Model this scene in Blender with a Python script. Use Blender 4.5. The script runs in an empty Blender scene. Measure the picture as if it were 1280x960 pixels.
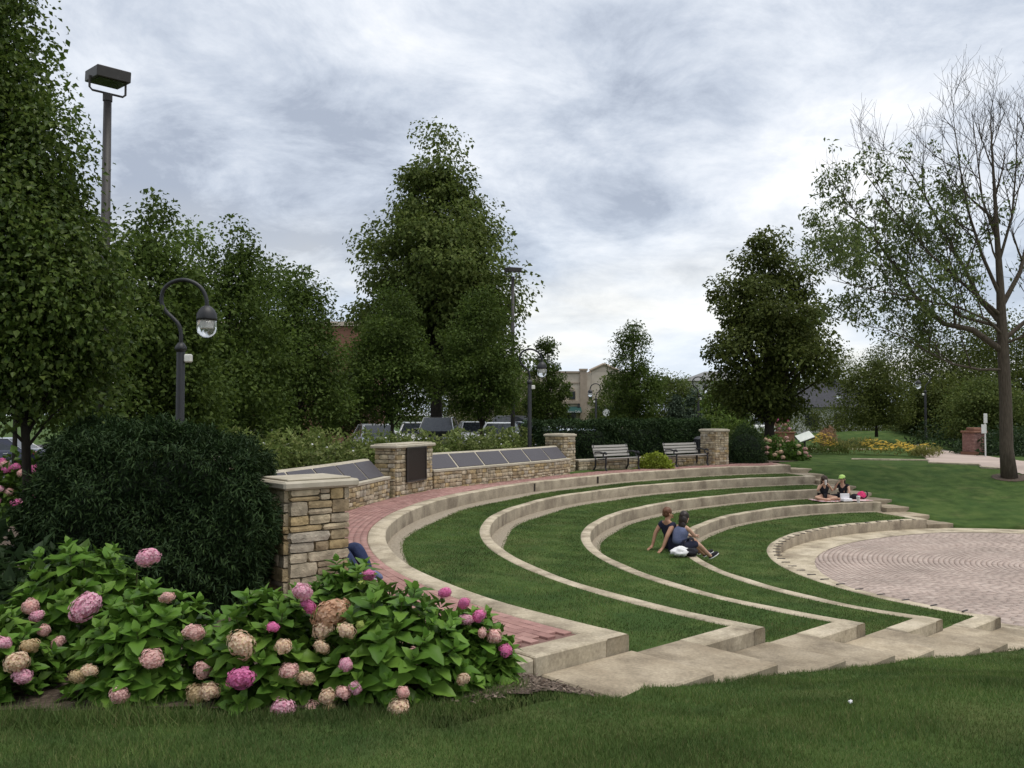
import bpy, bmesh, math, random
import numpy as np
from mathutils import Vector, Matrix, noise as mnoise

# ---------------------------------------------------------------- camera, sky, sun, exposure
SC = bpy.context.scene
COL = SC.collection
FPX, PITCH, CAMZ = 1086.0, math.atan(38/1086.0), 2.0
cam_d = bpy.data.cameras.new('camera'); cam = bpy.data.objects.new('camera', cam_d); COL.objects.link(cam)
cam_d.sensor_width = 36; cam_d.lens = 36*FPX/1280; cam_d.clip_end = 5000; cam_d.clip_start = .05
cam.location = (0, 0, CAMZ); cam.rotation_euler = (math.pi/2+PITCH, 0, 0)
SC.camera = cam
SUN_EL, SUN_AZ = math.radians(74), math.radians(115)      # azimuth clockwise from +Y (view direction)
W = bpy.data.worlds.new('World'); SC.world = W; W.use_nodes = True
def build_world():
    nt = W.node_tree; N = nt.nodes; L = nt.links; N.clear()
    out = N.new('ShaderNodeOutputWorld'); mix = N.new('ShaderNodeMixShader')
    bs = N.new('ShaderNodeBackground'); bc = N.new('ShaderNodeBackground')
    sky = N.new('ShaderNodeTexSky'); sky.sky_type = 'NISHITA'; sky.sun_disc = False
    sky.sun_elevation = SUN_EL; sky.sun_rotation = SUN_AZ; sky.dust_density = 1.5
    bs.inputs['Strength'].default_value = .08; L.new(sky.outputs[0], bs.inputs[0])
    tc = N.new('ShaderNodeTexCoord'); sp = N.new('ShaderNodeSeparateXYZ'); L.new(tc.outputs['Generated'], sp.inputs[0])
    def ma(op, a, b=None, clamp=False):
        n = N.new('ShaderNodeMath'); n.operation = op; n.use_clamp = clamp
        for i, v in ((0, a), (1, b)):
            if v is None: continue
            if isinstance(v, (int, float)): n.inputs[i].default_value = v
            else: L.new(v, n.inputs[i])
        return n.outputs[0]
    zz = ma('MAXIMUM', sp.outputs[2], .0)
    den = ma('ADD', zz, .27)
    cx = ma('DIVIDE', sp.outputs[0], den); cy = ma('DIVIDE', sp.outputs[1], den)
    cv = N.new('ShaderNodeCombineXYZ'); L.new(cx, cv.inputs[0]); L.new(cy, cv.inputs[1])
    def noise(scale, det, rough, dist, off):
        mp = N.new('ShaderNodeMapping'); mp.inputs['Location'].default_value = off
        L.new(cv.outputs[0], mp.inputs[0])
        n = N.new('ShaderNodeTexNoise'); n.inputs['Scale'].default_value = scale; n.inputs['Detail'].default_value = det
        n.inputs['Roughness'].default_value = rough; n.inputs['Distortion'].default_value = dist
        L.new(mp.outputs[0], n.inputs['Vector']); return n.outputs[0]
    n1 = noise(.95, 12, .6, .2, (3.1, 1.7, 0)); n2 = noise(3.4, 12, .66, .35, (7.3, .4, 2))
    s = ma('ADD', ma('MULTIPLY', n1, .64), ma('MULTIPLY', n2, .36))
    rp = N.new('ShaderNodeValToRGB'); L.new(s, rp.inputs[0]); e = rp.color_ramp.elements
    e[0].position = .40; e[0].color = (.36, .405, .49, 1)
    e[1].position = .62; e[1].color = (.93, .935, .945, 1)
    m1 = rp.color_ramp.elements.new(.455); m1.color = (.50, .55, .635, 1)
    m2 = rp.color_ramp.elements.new(.52); m2.color = (.68, .72, .785, 1)
    # the low sky: paler and a little bluer, with warm thin streaks
    hz = N.new('ShaderNodeMapRange'); hz.inputs[1].default_value = .0; hz.inputs[2].default_value = .24
    hz.inputs[3].default_value = .75; hz.inputs[4].default_value = 0; L.new(zz, hz.inputs[0])
    n3 = noise(1.1, 5, .5, .3, (1.3, 5.5, 0))
    r3 = N.new('ShaderNodeValToRGB'); L.new(n3, r3.inputs[0]); q = r3.color_ramp.elements
    q[0].position = .46; q[0].color = (.60, .69, .80, 1); q[1].position = .62; q[1].color = (.99, .94, .80, 1)
    mx = N.new('ShaderNodeMix'); mx.data_type = 'RGBA'
    L.new(hz.outputs[0], mx.inputs[0]); L.new(rp.outputs[0], mx.inputs[6]); L.new(r3.outputs[0], mx.inputs[7])
    L.new(mx.outputs[2], bc.inputs[0]); bc.inputs['Strength'].default_value = .84
    mix.inputs[0].default_value = .93
    L.new(bs.outputs[0], mix.inputs[1]); L.new(bc.outputs[0], mix.inputs[2]); L.new(mix.outputs[0], out.inputs[0])
build_world()
sd = bpy.data.lights.new('sun', 'SUN'); sd.energy = 1.5; sd.angle = math.radians(35); sd.color = (1, .95, .87)
sun = bpy.data.objects.new('sun', sd); COL.objects.link(sun)
sun.rotation_euler = Vector((math.sin(SUN_AZ)*math.cos(SUN_EL), math.cos(SUN_AZ)*math.cos(SUN_EL), math.sin(SUN_EL))).to_track_quat('Z', 'Y').to_euler()
SC.view_settings.view_transform = 'Standard'; SC.view_settings.look = 'None'
SC.view_settings.exposure = 0.58; SC.view_settings.gamma = 1.0; SC.view_settings.use_curve_mapping = False
SC.render.engine = 'CYCLES'
SC.cycles.max_bounces = 6; SC.cycles.transparent_max_bounces = 8

# ---------------------------------------------------------------- helpers
RNG = np.random.default_rng(11)
rnd = random.Random(5)
def ray(px, py):
    u = (px-640)/FPX; v = (480-py)/FPX; c, s = math.cos(PITCH), math.sin(PITCH)
    return Vector((u, c-s*v, s+c*v))
def atz(px, py, z):
    d = ray(px, py); return Vector((0, 0, CAMZ)) + d*((z-CAMZ)/d.z)
def atd(px, py, D):
    d = ray(px, py); return Vector((0, 0, CAMZ)) + d*(D/d.y)
def nodes_of(m):
    m.use_nodes = True; nt = m.node_tree
    return nt, nt.nodes, nt.links, nt.nodes['Principled BSDF']
MATS = {}
def mat(name, cols, scale=6, rough=.8, bump=0, bscale=None, rand=None, metal=0, spec=.4, transl=0, det=6, stretch=(1,1,1), coord='Object', randamt=1.0, var=.25, trans=0, coat=0, bdist=.02):
    """procedural material: colours from a noise ramp; rand = 'island' | 'object' picks the colour per piece"""
    m = bpy.data.materials.new(name); MATS[name] = m
    nt, N, L, P = nodes_of(m)
    P.inputs['Roughness'].default_value = rough; P.inputs['Metallic'].default_value = metal
    P.inputs['Specular IOR Level'].default_value = spec
    P.inputs['Transmission Weight'].default_value = trans; P.inputs['Coat Weight'].default_value = coat
    if coord == 'pos':
        g = N.new('ShaderNodeNewGeometry'); vec = g.outputs['Position']
    else:
        t = N.new('ShaderNodeTexCoord'); vec = t.outputs['Object']
    mp = N.new('ShaderNodeMapping'); mp.inputs['Scale'].default_value = stretch; L.new(vec, mp.inputs[0])
    nz = N.new('ShaderNodeTexNoise'); nz.inputs['Scale'].default_value = scale; nz.inputs['Detail'].default_value = det
    L.new(mp.outputs[0], nz.inputs['Vector'])
    rp = N.new('ShaderNodeValToRGB'); e = rp.color_ramp.elements
    n = len(cols)
    lo, hi = (.3, .7) if rand is None else (0, 1)
    e[0].position = lo; e[0].color = (*cols[0], 1); e[1].position = hi; e[1].color = (*cols[-1], 1)
    for i in range(1, n-1):
        k = e.new(lo+(hi-lo)*i/(n-1)); k.color = (*cols[i], 1)
    if rand:
        if rand == 'island': r = N.new('ShaderNodeNewGeometry').outputs['Random Per Island']
        else: r = N.new('ShaderNodeObjectInfo').outputs['Random']
        L.new(r, rp.inputs[0])
        hv = N.new('ShaderNodeHueSaturation'); L.new(rp.outputs[0], hv.inputs['Color'])
        mr = N.new('ShaderNodeMapRange'); L.new(nz.outputs[0], mr.inputs[0])
        mr.inputs[1].default_value = .25; mr.inputs[2].default_value = .75
        mr.inputs[3].default_value = 1-var; mr.inputs[4].default_value = 1+var
        L.new(mr.outputs[0], hv.inputs['Value']); colour = hv.outputs[0]
    else:
        L.new(nz.outputs[0], rp.inputs[0]); colour = rp.outputs[0]
    L.new(colour, P.inputs['Base Color'])
    if bump:
        b = N.new('ShaderNodeBump'); b.inputs['Strength'].default_value = bump; b.inputs['Distance'].default_value = bdist
        n2 = N.new('ShaderNodeTexNoise'); n2.inputs['Scale'].default_value = bscale or scale*4; n2.inputs['Detail'].default_value = 8
        n2.inputs['Roughness'].default_value = .65
        L.new(mp.outputs[0], n2.inputs['Vector']); L.new(n2.outputs[0], b.inputs['Height']); L.new(b.outputs[0], P.inputs['Normal'])
    if transl:
        tr = N.new('ShaderNodeBsdfTranslucent'); L.new(colour, tr.inputs[0])
        mx = N.new('ShaderNodeMixShader'); mx.inputs[0].default_value = transl
        out = [x for x in N if x.type == 'OUTPUT_MATERIAL'][0]
        L.new(P.outputs[0], mx.inputs[1]); L.new(tr.outputs[0], mx.inputs[2]); L.new(mx.outputs[0], out.inputs['Surface'])
    return m
def tag(o, label=None, cat=None, group=None, kind=None):
    if label: o['label'] = label
    if cat: o['category'] = cat
    if group: o['group'] = group
    if kind: o['kind'] = kind
    return o
def link(name, me, m=None, parent=None, loc=None):
    o = bpy.data.objects.new(name, me); COL.objects.link(o)
    if m is not None and len(me.materials) == 0: me.materials.append(m)
    if parent is not None: o.parent = parent
    if loc is not None: o.location = loc
    return o
def empty(name, loc=(0,0,0), rz=0, label=None, cat=None, group=None):
    o = bpy.data.objects.new(name, None); COL.objects.link(o); o.location = loc; o.rotation_euler = (0,0,rz)
    o.empty_display_size = .1
    return tag(o, label, cat, group)
def np_mesh(name, V, tris=None, quads=None, smooth=False):
    me = bpy.data.meshes.new(name); V = np.asarray(V, np.float32)
    me.vertices.add(len(V)); me.vertices.foreach_set('co', V.ravel())
    parts = []; tot = []
    if quads is not None and len(quads): parts.append(np.asarray(quads, np.int32).ravel()); tot.append(np.full(len(quads), 4, np.int32))
    if tris is not None and len(tris): parts.append(np.asarray(tris, np.int32).ravel()); tot.append(np.full(len(tris), 3, np.int32))
    li = np.concatenate(parts); lt = np.concatenate(tot)
    me.loops.add(len(li)); me.loops.foreach_set('vertex_index', li)
    me.polygons.add(len(lt)); me.polygons.foreach_set('loop_start', np.concatenate([[0], np.cumsum(lt)[:-1]]).astype(np.int32))
    me.polygons.foreach_set('loop_total', lt)
    if smooth: me.polygons.foreach_set('use_smooth', np.ones(len(lt), bool))
    me.update(calc_edges=True); return me
class MB:
    """collects shapes into one mesh"""
    def __init__(s): s.bm = bmesh.new()
    def box(s, c, size, rz=0, M=None, bev=0, taper=1.0):
        r = bmesh.ops.create_cube(s.bm, size=1); vs = r['verts']
        for v in vs:
            if taper != 1 and v.co.z > 0: v.co.x *= taper; v.co.y *= taper
            v.co = Vector((v.co.x*size[0], v.co.y*size[1], v.co.z*size[2]))
        if bev:
            es = list({e for v in vs for e in v.link_edges})
            r2 = bmesh.ops.bevel(s.bm, geom=es, offset=bev, segments=1, affect='EDGES')
            vs = list({v for f in r2['faces'] for v in f.verts} | {v for v in vs if v.is_valid})
        T = Matrix.Translation(c) @ (M.to_4x4() if M else Matrix.Rotation(rz, 4, 'Z'))
        for v in vs: v.co = T @ v.co
        return s
    def tube(s, pts, rad, n=8, cap=True):
        pts = [Vector(p) for p in pts]
        if not isinstance(rad, (list, tuple)): rad = [rad]*len(pts)
        rings = []; up = Vector((0,0,1)); prev = None
        for i, p in enumerate(pts):
            d = (pts[min(i+1, len(pts)-1)] - pts[max(i-1, 0)]).normalized()
            if prev is None:
                a = d.cross(up)
                if a.length < 1e-3: a = Vector((1,0,0))
                a.normalize()
            else:
                a = prev - d*prev.dot(d); a.normalize()
            prev = a; b = d.cross(a)
            rings.append([s.bm.verts.new(p + (a*math.cos(2*math.pi*k/n) + b*math.sin(2*math.pi*k/n))*rad[i]) for k in range(n)])
        for r0, r1 in zip(rings, rings[1:]):
            for k in range(n): s.bm.faces.new((r0[k], r0[(k+1)%n], r1[(k+1)%n], r1[k]))
        if cap: s.bm.faces.new(rings[0][::-1]); s.bm.faces.new(rings[-1])
        return s
    def lathe(s, prof, n=16, c=(0,0,0)):
        c = Vector(c); rings = []
        for r, z in prof: rings.append([s.bm.verts.new(c + Vector((r*math.cos(2*math.pi*k/n), r*math.sin(2*math.pi*k/n), z))) for k in range(n)])
        for r0, r1 in zip(rings, rings[1:]):
            for k in range(n): s.bm.faces.new((r0[k], r0[(k+1)%n], r1[(k+1)%n], r1[k]))
        s.bm.faces.new(rings[0][::-1]); s.bm.faces.new(rings[-1]); return s
    def prism(s, poly, z0, z1):
        a = [s.bm.verts.new((x, y, z0)) for x, y in poly]; b = [s.bm.verts.new((x, y, z1)) for x, y in poly]; n = len(poly)
        for i in range(n): s.bm.faces.new((a[i], a[(i+1)%n], b[(i+1)%n], b[i]))
        s.bm.faces.new(a[::-1]); s.bm.faces.new(b); return s
    def quad(s, *p):
        s.bm.faces.new([s.bm.verts.new(Vector(q)) for q in p]); return s
    def blob(s, c, r, sub=2, amp=.0, seed=0, M=None):
        res = bmesh.ops.create_icosphere(s.bm, subdivisions=sub, radius=1)
        for v in res['verts']:
            k = 1 + amp*mnoise.noise(v.co*2.3+Vector((seed, seed*.7, 0)))
            q = Vector((v.co.x*r[0]*k, v.co.y*r[1]*k, v.co.z*r[2]*k))
            v.co = Vector(c) + (M @ q if M else q)
        return s
    def mesh(s, name, smooth=False):
        bmesh.ops.recalc_face_normals(s.bm, faces=s.bm.faces)
        me = bpy.data.meshes.new(name); s.bm.to_mesh(me); s.bm.free()
        if smooth:
            for p in me.polygons: p.use_smooth = True
        return me
    def build(s, name, m, parent=None, smooth=False, loc=None):
        return link(name, s.mesh(name, smooth), m, parent, loc)
def copy_tree(o, parent=None):
    c = o.copy(); COL.objects.link(c)
    if parent is not None: c.parent = parent
    for ch in o.children: copy_tree(ch, c)
    return c
def norm(a): return a/np.maximum(np.linalg.norm(a, axis=-1, keepdims=True), 1e-9)
def smooth01(t): t = np.clip(t, 0, 1); return t*t*(3-2*t)

# ---------------------------------------------------------------- materials
mat('concrete', [(.36,.31,.235), (.52,.46,.36)], scale=3.5, rough=.9, bump=.25, bscale=60, coord='pos', spec=.2)
mat('concrete_face_shaded', [(.26,.225,.17), (.40,.35,.27)], scale=2.5, rough=.9, bump=.3, bscale=50, coord='pos', spec=.2, stretch=(1,1,.6))
def concrete(name, cols, stain):
    m = mat(name, cols, scale=2.2, rough=.9, bump=.35, bscale=90, coord='pos', spec=.15, det=12, bdist=.008)
    nt, N, L, P = nodes_of(m); src = P.inputs['Base Color'].links[0].from_socket
    g = N.new('ShaderNodeNewGeometry'); mp = N.new('ShaderNodeMapping'); mp.inputs['Scale'].default_value = (1, 1, .7); L.new(g.outputs['Position'], mp.inputs[0])
    n = N.new('ShaderNodeTexNoise'); n.inputs['Scale'].default_value = 1.7; n.inputs['Detail'].default_value = 10; n.inputs['Roughness'].default_value = .7; L.new(mp.outputs[0], n.inputs['Vector'])
    mr = N.new('ShaderNodeMapRange'); mr.inputs[1].default_value = .45; mr.inputs[2].default_value = .68; L.new(n.outputs[0], mr.inputs[0])
    n3 = N.new('ShaderNodeTexNoise'); n3.inputs['Scale'].default_value = 38; n3.inputs['Detail'].default_value = 6; L.new(g.outputs['Position'], n3.inputs['Vector'])
    m3 = N.new('ShaderNodeMapRange'); m3.inputs[1].default_value = .3; m3.inputs[2].default_value = .7; m3.inputs[3].default_value = .82; m3.inputs[4].default_value = 1.14; L.new(n3.outputs[0], m3.inputs[0])
    mx = N.new('ShaderNodeMix'); mx.data_type = 'RGBA'; mx.inputs[7].default_value = (*stain, 1); L.new(mr.outputs[0], mx.inputs[0]); L.new(src, mx.inputs[6])
    hv = N.new('ShaderNodeHueSaturation'); L.new(mx.outputs[2], hv.inputs['Color']); L.new(hv.outputs[0], P.inputs['Base Color'])
    oi = N.new('ShaderNodeObjectInfo'); mo = N.new('ShaderNodeMapRange'); mo.inputs[3].default_value = .80 if 'step' in name else .93; mo.inputs[4].default_value = 1.22 if 'step' in name else 1.05; L.new(oi.outputs['Random'], mo.inputs[0])
    mm = N.new('ShaderNodeMath'); mm.operation = 'MULTIPLY'; L.new(m3.outputs[0], mm.inputs[0]); L.new(mo.outputs[0], mm.inputs[1]); L.new(mm.outputs[0], hv.inputs['Value'])
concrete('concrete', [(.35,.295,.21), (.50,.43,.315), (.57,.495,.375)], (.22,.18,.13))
concrete('concrete_face_shaded', [(.25,.205,.15), (.34,.285,.21), (.39,.33,.245)], (.17,.135,.10))  # riser copy of the concrete: shade painted in as darker tone, plus stains
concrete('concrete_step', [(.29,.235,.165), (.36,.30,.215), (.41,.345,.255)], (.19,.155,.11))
mat('cap_stone', [(.38,.34,.26), (.50,.45,.36)], scale=5, rough=.85, bump=.2, bscale=80, coord='pos', spec=.2)
mat('mortar', [(.10,.085,.06), (.17,.145,.105)], scale=20, rough=.95, bump=.3, coord='pos')
mat('stone', [(.33,.26,.155), (.48,.40,.27), (.38,.32,.23), (.54,.46,.33), (.28,.215,.135), (.47,.355,.185), (.43,.38,.30), (.35,.27,.17)], scale=7, rough=.9, bump=1, bscale=14, rand='object', coord='pos', var=.5, spec=.2, bdist=.03)
mat('brick', [(.28,.155,.135), (.36,.205,.18), (.31,.175,.15), (.39,.235,.205)], scale=9, rough=.9, bump=.3, bscale=60, rand='object', coord='pos', var=.22, spec=.2)
mat('brick_stuff', [(.28,.155,.135), (.36,.205,.18), (.31,.175,.15), (.39,.235,.205)], scale=3, rough=.9, rand='island', coord='pos', var=.22, spec=.2)
mat('brick_bed', [(.15,.085,.07), (.21,.12,.10)], scale=9, rough=.95, coord='pos')
mat('paver', [(.385,.305,.265), (.45,.365,.315), (.41,.325,.28), (.49,.405,.35)], scale=.7, rough=.9, rand='island', coord='pos', var=.2, spec=.2)
mat('paver_bed', [(.26,.195,.17), (.32,.245,.21)], scale=9, rough=.95, coord='pos')
mat('grass_ground', [(.033,.060,.015), (.055,.093,.023), (.08,.118,.032)], scale=2.2, rough=.95, bump=.8, bscale=70, coord='pos', spec=.1, det=10)
mat('grass_blade', [(.053,.096,.020), (.079,.134,.029), (.10,.160,.037), (.115,.166,.042), (.20,.19,.08)], scale=.8, rough=.7, rand='island', coord='pos', var=.5, transl=.25, spec=.25)
def patches(m, col, scale, lo, hi, amt, seed):
    nt, N, L, P = nodes_of(m); sock = P.inputs['Base Color'].links[0].from_socket; outs = [l.to_socket for l in nt.links if l.from_socket == sock]
    g = N.new('ShaderNodeNewGeometry'); mp = N.new('ShaderNodeMapping'); mp.inputs['Location'].default_value = (seed, seed*2, 0); L.new(g.outputs['Position'], mp.inputs[0])
    n = N.new('ShaderNodeTexNoise'); n.inputs['Scale'].default_value = scale; n.inputs['Detail'].default_value = 7; n.inputs['Roughness'].default_value = .65; L.new(mp.outputs[0], n.inputs['Vector'])
    mr = N.new('ShaderNodeMapRange'); mr.inputs[1].default_value = lo; mr.inputs[2].default_value = hi; mr.inputs[4].default_value = amt; L.new(n.outputs[0], mr.inputs[0])
    mx = N.new('ShaderNodeMix'); mx.data_type = 'RGBA'; mx.inputs[7].default_value = (*col, 1); L.new(mr.outputs[0], mx.inputs[0]); L.new(sock, mx.inputs[6])
    for o in outs: L.new(mx.outputs[2], o)
for k_ in ('grass_ground', 'grass_blade'):
    patches(MATS[k_], (.17,.17,.07), 1.1, .54, .76, .45, 3.0); patches(MATS[k_], (.035,.075,.02), .8, .5, .7, .6, 11.0)
mat('mulch', [(.035,.022,.014), (.085,.06,.042), (.15,.115,.085)], scale=30, rough=.95, bump=1, bscale=60, coord='pos')
mat('gravel', [(.22,.18,.13), (.36,.31,.235)], scale=25, rough=.95, bump=.6, bscale=80, coord='pos')
mat('asphalt', [(.04,.04,.042), (.065,.063,.06)], scale=8, rough=.9, bump=.3, coord='pos')
mat('black_metal', [(.012,.012,.014), (.02,.02,.022)], scale=8, rough=.5, spec=.5)
mat('bronze_metal', [(.035,.03,.028), (.05,.043,.04)], scale=8, rough=.55, spec=.5)
mat('bronze', [(.022,.016,.013), (.04,.028,.022)], scale=60, rough=.45, bump=.6, bscale=120, metal=.4)
mat('granite', [(.060,.055,.062), (.095,.088,.098)], scale=140, rough=.5, bump=.2, spec=.3)
mat('wood_grey', [(.30,.285,.26), (.42,.40,.37)], scale=14, rough=.85, stretch=(.15,3,3), bump=.3)
mat('glass_clear', [(.9,.92,.92), (.95,.95,.95)], rough=.12, trans=.92, spec=.5)
mat('window_glass', [(.02,.025,.03), (.04,.045,.05)], rough=.08, spec=.8)
mat('white_paint', [(.62,.62,.60), (.74,.74,.72)], rough=.6)
mat('lamp_white', [(.75,.73,.66), (.8,.78,.72)], rough=.5)
mat('bark', [(.055,.042,.030), (.12,.095,.07)], scale=9, rough=.95, bump=1, bscale=16, stretch=(3,3,.5), coord='pos')
mat('bark_dark', [(.02,.016,.012), (.05,.04,.03)], scale=9, rough=.95, bump=.8, bscale=16, stretch=(3,3,.5), coord='pos')
def leafmat(name, cols, transl=.38, var=.3, rough=.6, rand='island', spec=.16): return mat(name, [(a*1.6, b*1.55, c*1.25) for a, b, c in cols] if name.startswith('leaf_') and name not in ('leaf_lime',) else cols, scale=.8, rough=rough, rand=rand, coord='pos', var=var, transl=transl, spec=spec)
leafmat('leaf_pear', [(.028,.048,.011), (.044,.070,.016), (.062,.092,.021)])
leafmat('leaf_pear_near', [(.026,.046,.011), (.042,.068,.016), (.062,.095,.022), (.075,.10,.03)], rough=.38)
leafmat('leaf_bright', [(.05,.085,.02), (.075,.12,.028), (.10,.14,.035)])
leafmat('leaf_maple', [(.044,.066,.018), (.064,.090,.024), (.088,.110,.034)])
leafmat('leaf_linden', [(.033,.047,.012), (.05,.066,.017), (.07,.085,.023)])
leafmat('leaf_ash', [(.050,.075,.028), (.072,.10,.038), (.095,.12,.05)])
leafmat('leaf_far', [(.045,.068,.02), (.064,.088,.026), (.085,.105,.033)])
leafmat('leaf_spruce', [(.035,.055,.042), (.05,.072,.055)], transl=.1)
leafmat('leaf_yew', [(.010,.022,.009), (.016,.033,.012), (.026,.047,.016)], transl=.1, rough=.6)
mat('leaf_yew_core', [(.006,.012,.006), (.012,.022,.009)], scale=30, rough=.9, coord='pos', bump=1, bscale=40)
leafmat('leaf_rose', [(.06,.088,.028), (.09,.125,.04), (.12,.155,.055), (.17,.19,.09)], rough=.4)
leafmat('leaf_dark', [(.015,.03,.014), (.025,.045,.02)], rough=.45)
leafmat('leaf_lime', [(.22,.28,.03), (.30,.36,.05)])
leafmat('leaf_ornamental', [(.09,.10,.035), (.13,.14,.05), (.16,.16,.07)])
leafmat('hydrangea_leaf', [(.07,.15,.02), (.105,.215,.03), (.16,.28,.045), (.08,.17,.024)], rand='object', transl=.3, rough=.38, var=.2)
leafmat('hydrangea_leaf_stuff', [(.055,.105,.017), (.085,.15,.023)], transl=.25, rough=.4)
mat('stem', [(.06,.08,.02), (.09,.10,.03)], rough=.7)
PINKS = {'pink': [(.68,.28,.42), (.78,.42,.52), (.82,.58,.62), (.72,.34,.48)], 'magenta': [(.72,.17,.42), (.80,.28,.50), (.76,.22,.46)],
         'pale': [(.72,.42,.40), (.80,.56,.50), (.76,.46,.44), (.82,.66,.54)], 'cream': [(.72,.57,.36), (.80,.68,.48), (.70,.48,.36), (.78,.60,.48)],
         'tan': [(.50,.29,.17), (.64,.41,.27), (.56,.34,.21), (.72,.50,.36)], 'brown': [(.46,.32,.17), (.66,.53,.32), (.58,.43,.25)], 'lime': [(.36,.44,.10), (.50,.55,.18)]}
for k, v in PINKS.items(): mat('petal_'+k, v, scale=20, rough=.7, rand='island', coord='pos', var=.25, transl=.4)
mat('petal_yellow', [(.62,.40,.03), (.75,.50,.05), (.70,.46,.03)], rough=.6, rand='island', coord='pos', transl=.2)
mat('plume', [(.34,.20,.13), (.45,.30,.2)], rough=.8, rand='island', coord='pos', transl=.2)
mat('skin', [(.50,.29,.20), (.56,.34,.24)], scale=10, rough=.55)
mat('skin_tan', [(.40,.21,.13), (.46,.25,.16)], scale=10, rough=.55)
mat('hair_brown', [(.035,.018,.010), (.06,.032,.018)], scale=40, rough=.5, stretch=(1,1,.2))
mat('hair_dark', [(.016,.010,.008), (.03,.018,.013)], scale=40, rough=.45, stretch=(1,1,.2))
mat('hair_red', [(.11,.045,.022), (.16,.07,.035)], scale=40, rough=.55)
mat('cloth_navy', [(.010,.012,.030), (.018,.02,.045)], scale=12, rough=.9)
mat('cloth_black', [(.008,.008,.012), (.015,.015,.02)], scale=12, rough=.9)
mat('cloth_blue', [(.09,.11,.20), (.15,.17,.27)], scale=60, rough=.9)
mat('denim', [(.012,.02,.06), (.03,.045,.11)], scale=12, rough=.9, bump=.5, bscale=60)
mat('cloth_white', [(.68,.68,.68), (.8,.8,.8)], scale=10, rough=.9)
mat('cloth_lime', [(.42,.62,.16), (.5,.7,.22)], scale=10, rough=.85)
mat('cloth_pink', [(.60,.03,.13), (.72,.06,.2)], scale=18, rough=.8)
mat('cloth_blanket', [(.55,.16,.15), (.72,.60,.58), (.60,.22,.20)], scale=9, rough=.9)
mat('plastic_white', [(.72,.70,.72), (.78,.76,.78)], rough=.4)
mat('cup_paper', [(.70,.62,.6), (.76,.7,.66)], rough=.5)
mat('rubber', [(.015,.015,.015), (.022,.022,.022)], rough=.8)
mat('rim', [(.35,.35,.36), (.45,.45,.46)], rough=.3, metal=.8)
mat('chrome', [(.6,.6,.6), (.7,.7,.7)], rough=.2, metal=1)
for k, c in {'navy': (.012,.016,.04), 'silver': (.38,.40,.42), 'white': (.68,.68,.67), 'black': (.012,.012,.013), 'blue': (.20,.28,.36), 'red': (.2,.03,.03)}.items():
    mat('car_'+k, [c, tuple(min(1, a*1.08) for a in c)], rough=.28, spec=.5, coat=.6)
mat('stucco', [(.52,.44,.35), (.60,.52,.43)], scale=1.5, rough=.95, bump=.2, bscale=30)
mat('stucco_trim', [(.36,.285,.22), (.43,.345,.27)], scale=2, rough=.95)
mat('awning', [(.008,.045,.04), (.015,.065,.058)], scale=6, rough=.85)
mat('brick_far', [(.20,.10,.065), (.27,.14,.095)], scale=3, rough=.95, stretch=(1,1,4))
mat('shingle', [(.035,.035,.042), (.06,.06,.068)], scale=4, rough=.95, stretch=(1,1,3))
mat('roof_grey', [(.16,.16,.16), (.22,.215,.21)], scale=4, rough=.9)
mat('siding', [(.45,.44,.42), (.52,.51,.48)], scale=4, rough=.9)
mat('sign_white', [(.62,.66,.60), (.74,.76,.70)], scale=6, rough=.5)
mat('trash_metal', [(.03,.032,.035), (.05,.05,.055)], rough=.6)

# ---------------------------------------------------------------- plan of the amphitheatre
RC = np.array([13.0, 19.5])
RP = dict(
A=[(680,601.2),(609,612.5),(552.5,624.7),(515,637),(496,645.3),(483,653.8),(478.4,665),(480.3,676.3),(494.4,688.4),(515,702.5),(545,719.4),(571,729.7),(597,740),(654,759.4),(710,776.3),(779.4,794),(741,595.6),(800,590),(860,586.3),(920,583.4),(989,581.6)],
B=[(680,625.5),(740,614.4),(800,607),(860,602.2),(920,599.4),(956,597),(1027,594.7),(646,635),(627.5,642.5),(616,652),(612,661),(614.4,670.6),(624.7,682.8),(655.6,703.4),(680,713),(717.5,725),(768,740),(800,748.4),(856,762),(894,772.2),(943.4,782.5)],
C=[(920,618),(860,624.7),(811,633),(774,642.5),(749.4,652),(738,661),(736,670.6),(747.5,683.8),(770,701.6),(811,717.5),(849,728.8),(888,740),(856,732.8),(912.5,745),(987.5,761),(1040,771),(1068,778.4),(956,614.8),(1012.5,612),(1061,610.8)],
D=[(900,648),(937.5,640),(993.8,632.8),(1050,629),(1107,627.8),(920,644.5),(886,654.7),(862,691),(886,705),(920,718),(912.5,716),(969,732),(1040,748.8),(1173,774)],
E=[(1140,649.6),(1087.5,652.8),(1050,657.5),(1012.5,665),(984.4,673.4),(969.4,681.9),(970,693),(1005,716.6),(1050,729.5),(1087.5,740),(1141,752.5),(1203,762.8),(1250,772),(1159,649)])
RINGS = []; STEP = .30
for i, k in enumerate('ABCDE'):
    w = np.array([tuple(atz(x, y, -STEP*i))[:2] for x, y in RP[k]]) - RC
    th = np.arctan2(w[:,1], w[:,0]) % (2*math.pi); r = np.linalg.norm(w, axis=1)
    t0, t1 = th.max(), th.min()                       # near end .. far end
    co = np.polyfit((th-math.pi), r, 4)
    RINGS.append((t0, t1, co, -STEP*i))
def ring_r(i, th): return np.polyval(RINGS[i][2], th-math.pi)
def ring(i, u, off=0.0):
    t0, t1, co, z = RINGS[i]; th = t0+(t1-t0)*np.asarray(u, float)
    r = np.polyval(co, th-math.pi)+off
    return RC + np.stack([np.cos(th), np.sin(th)], -1)*np.asarray(r)[..., None]
NEAR = [ring(i, 0.0) for i in range(5)]; FAR = [ring(i, 1.0) for i in range(5)]
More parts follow.
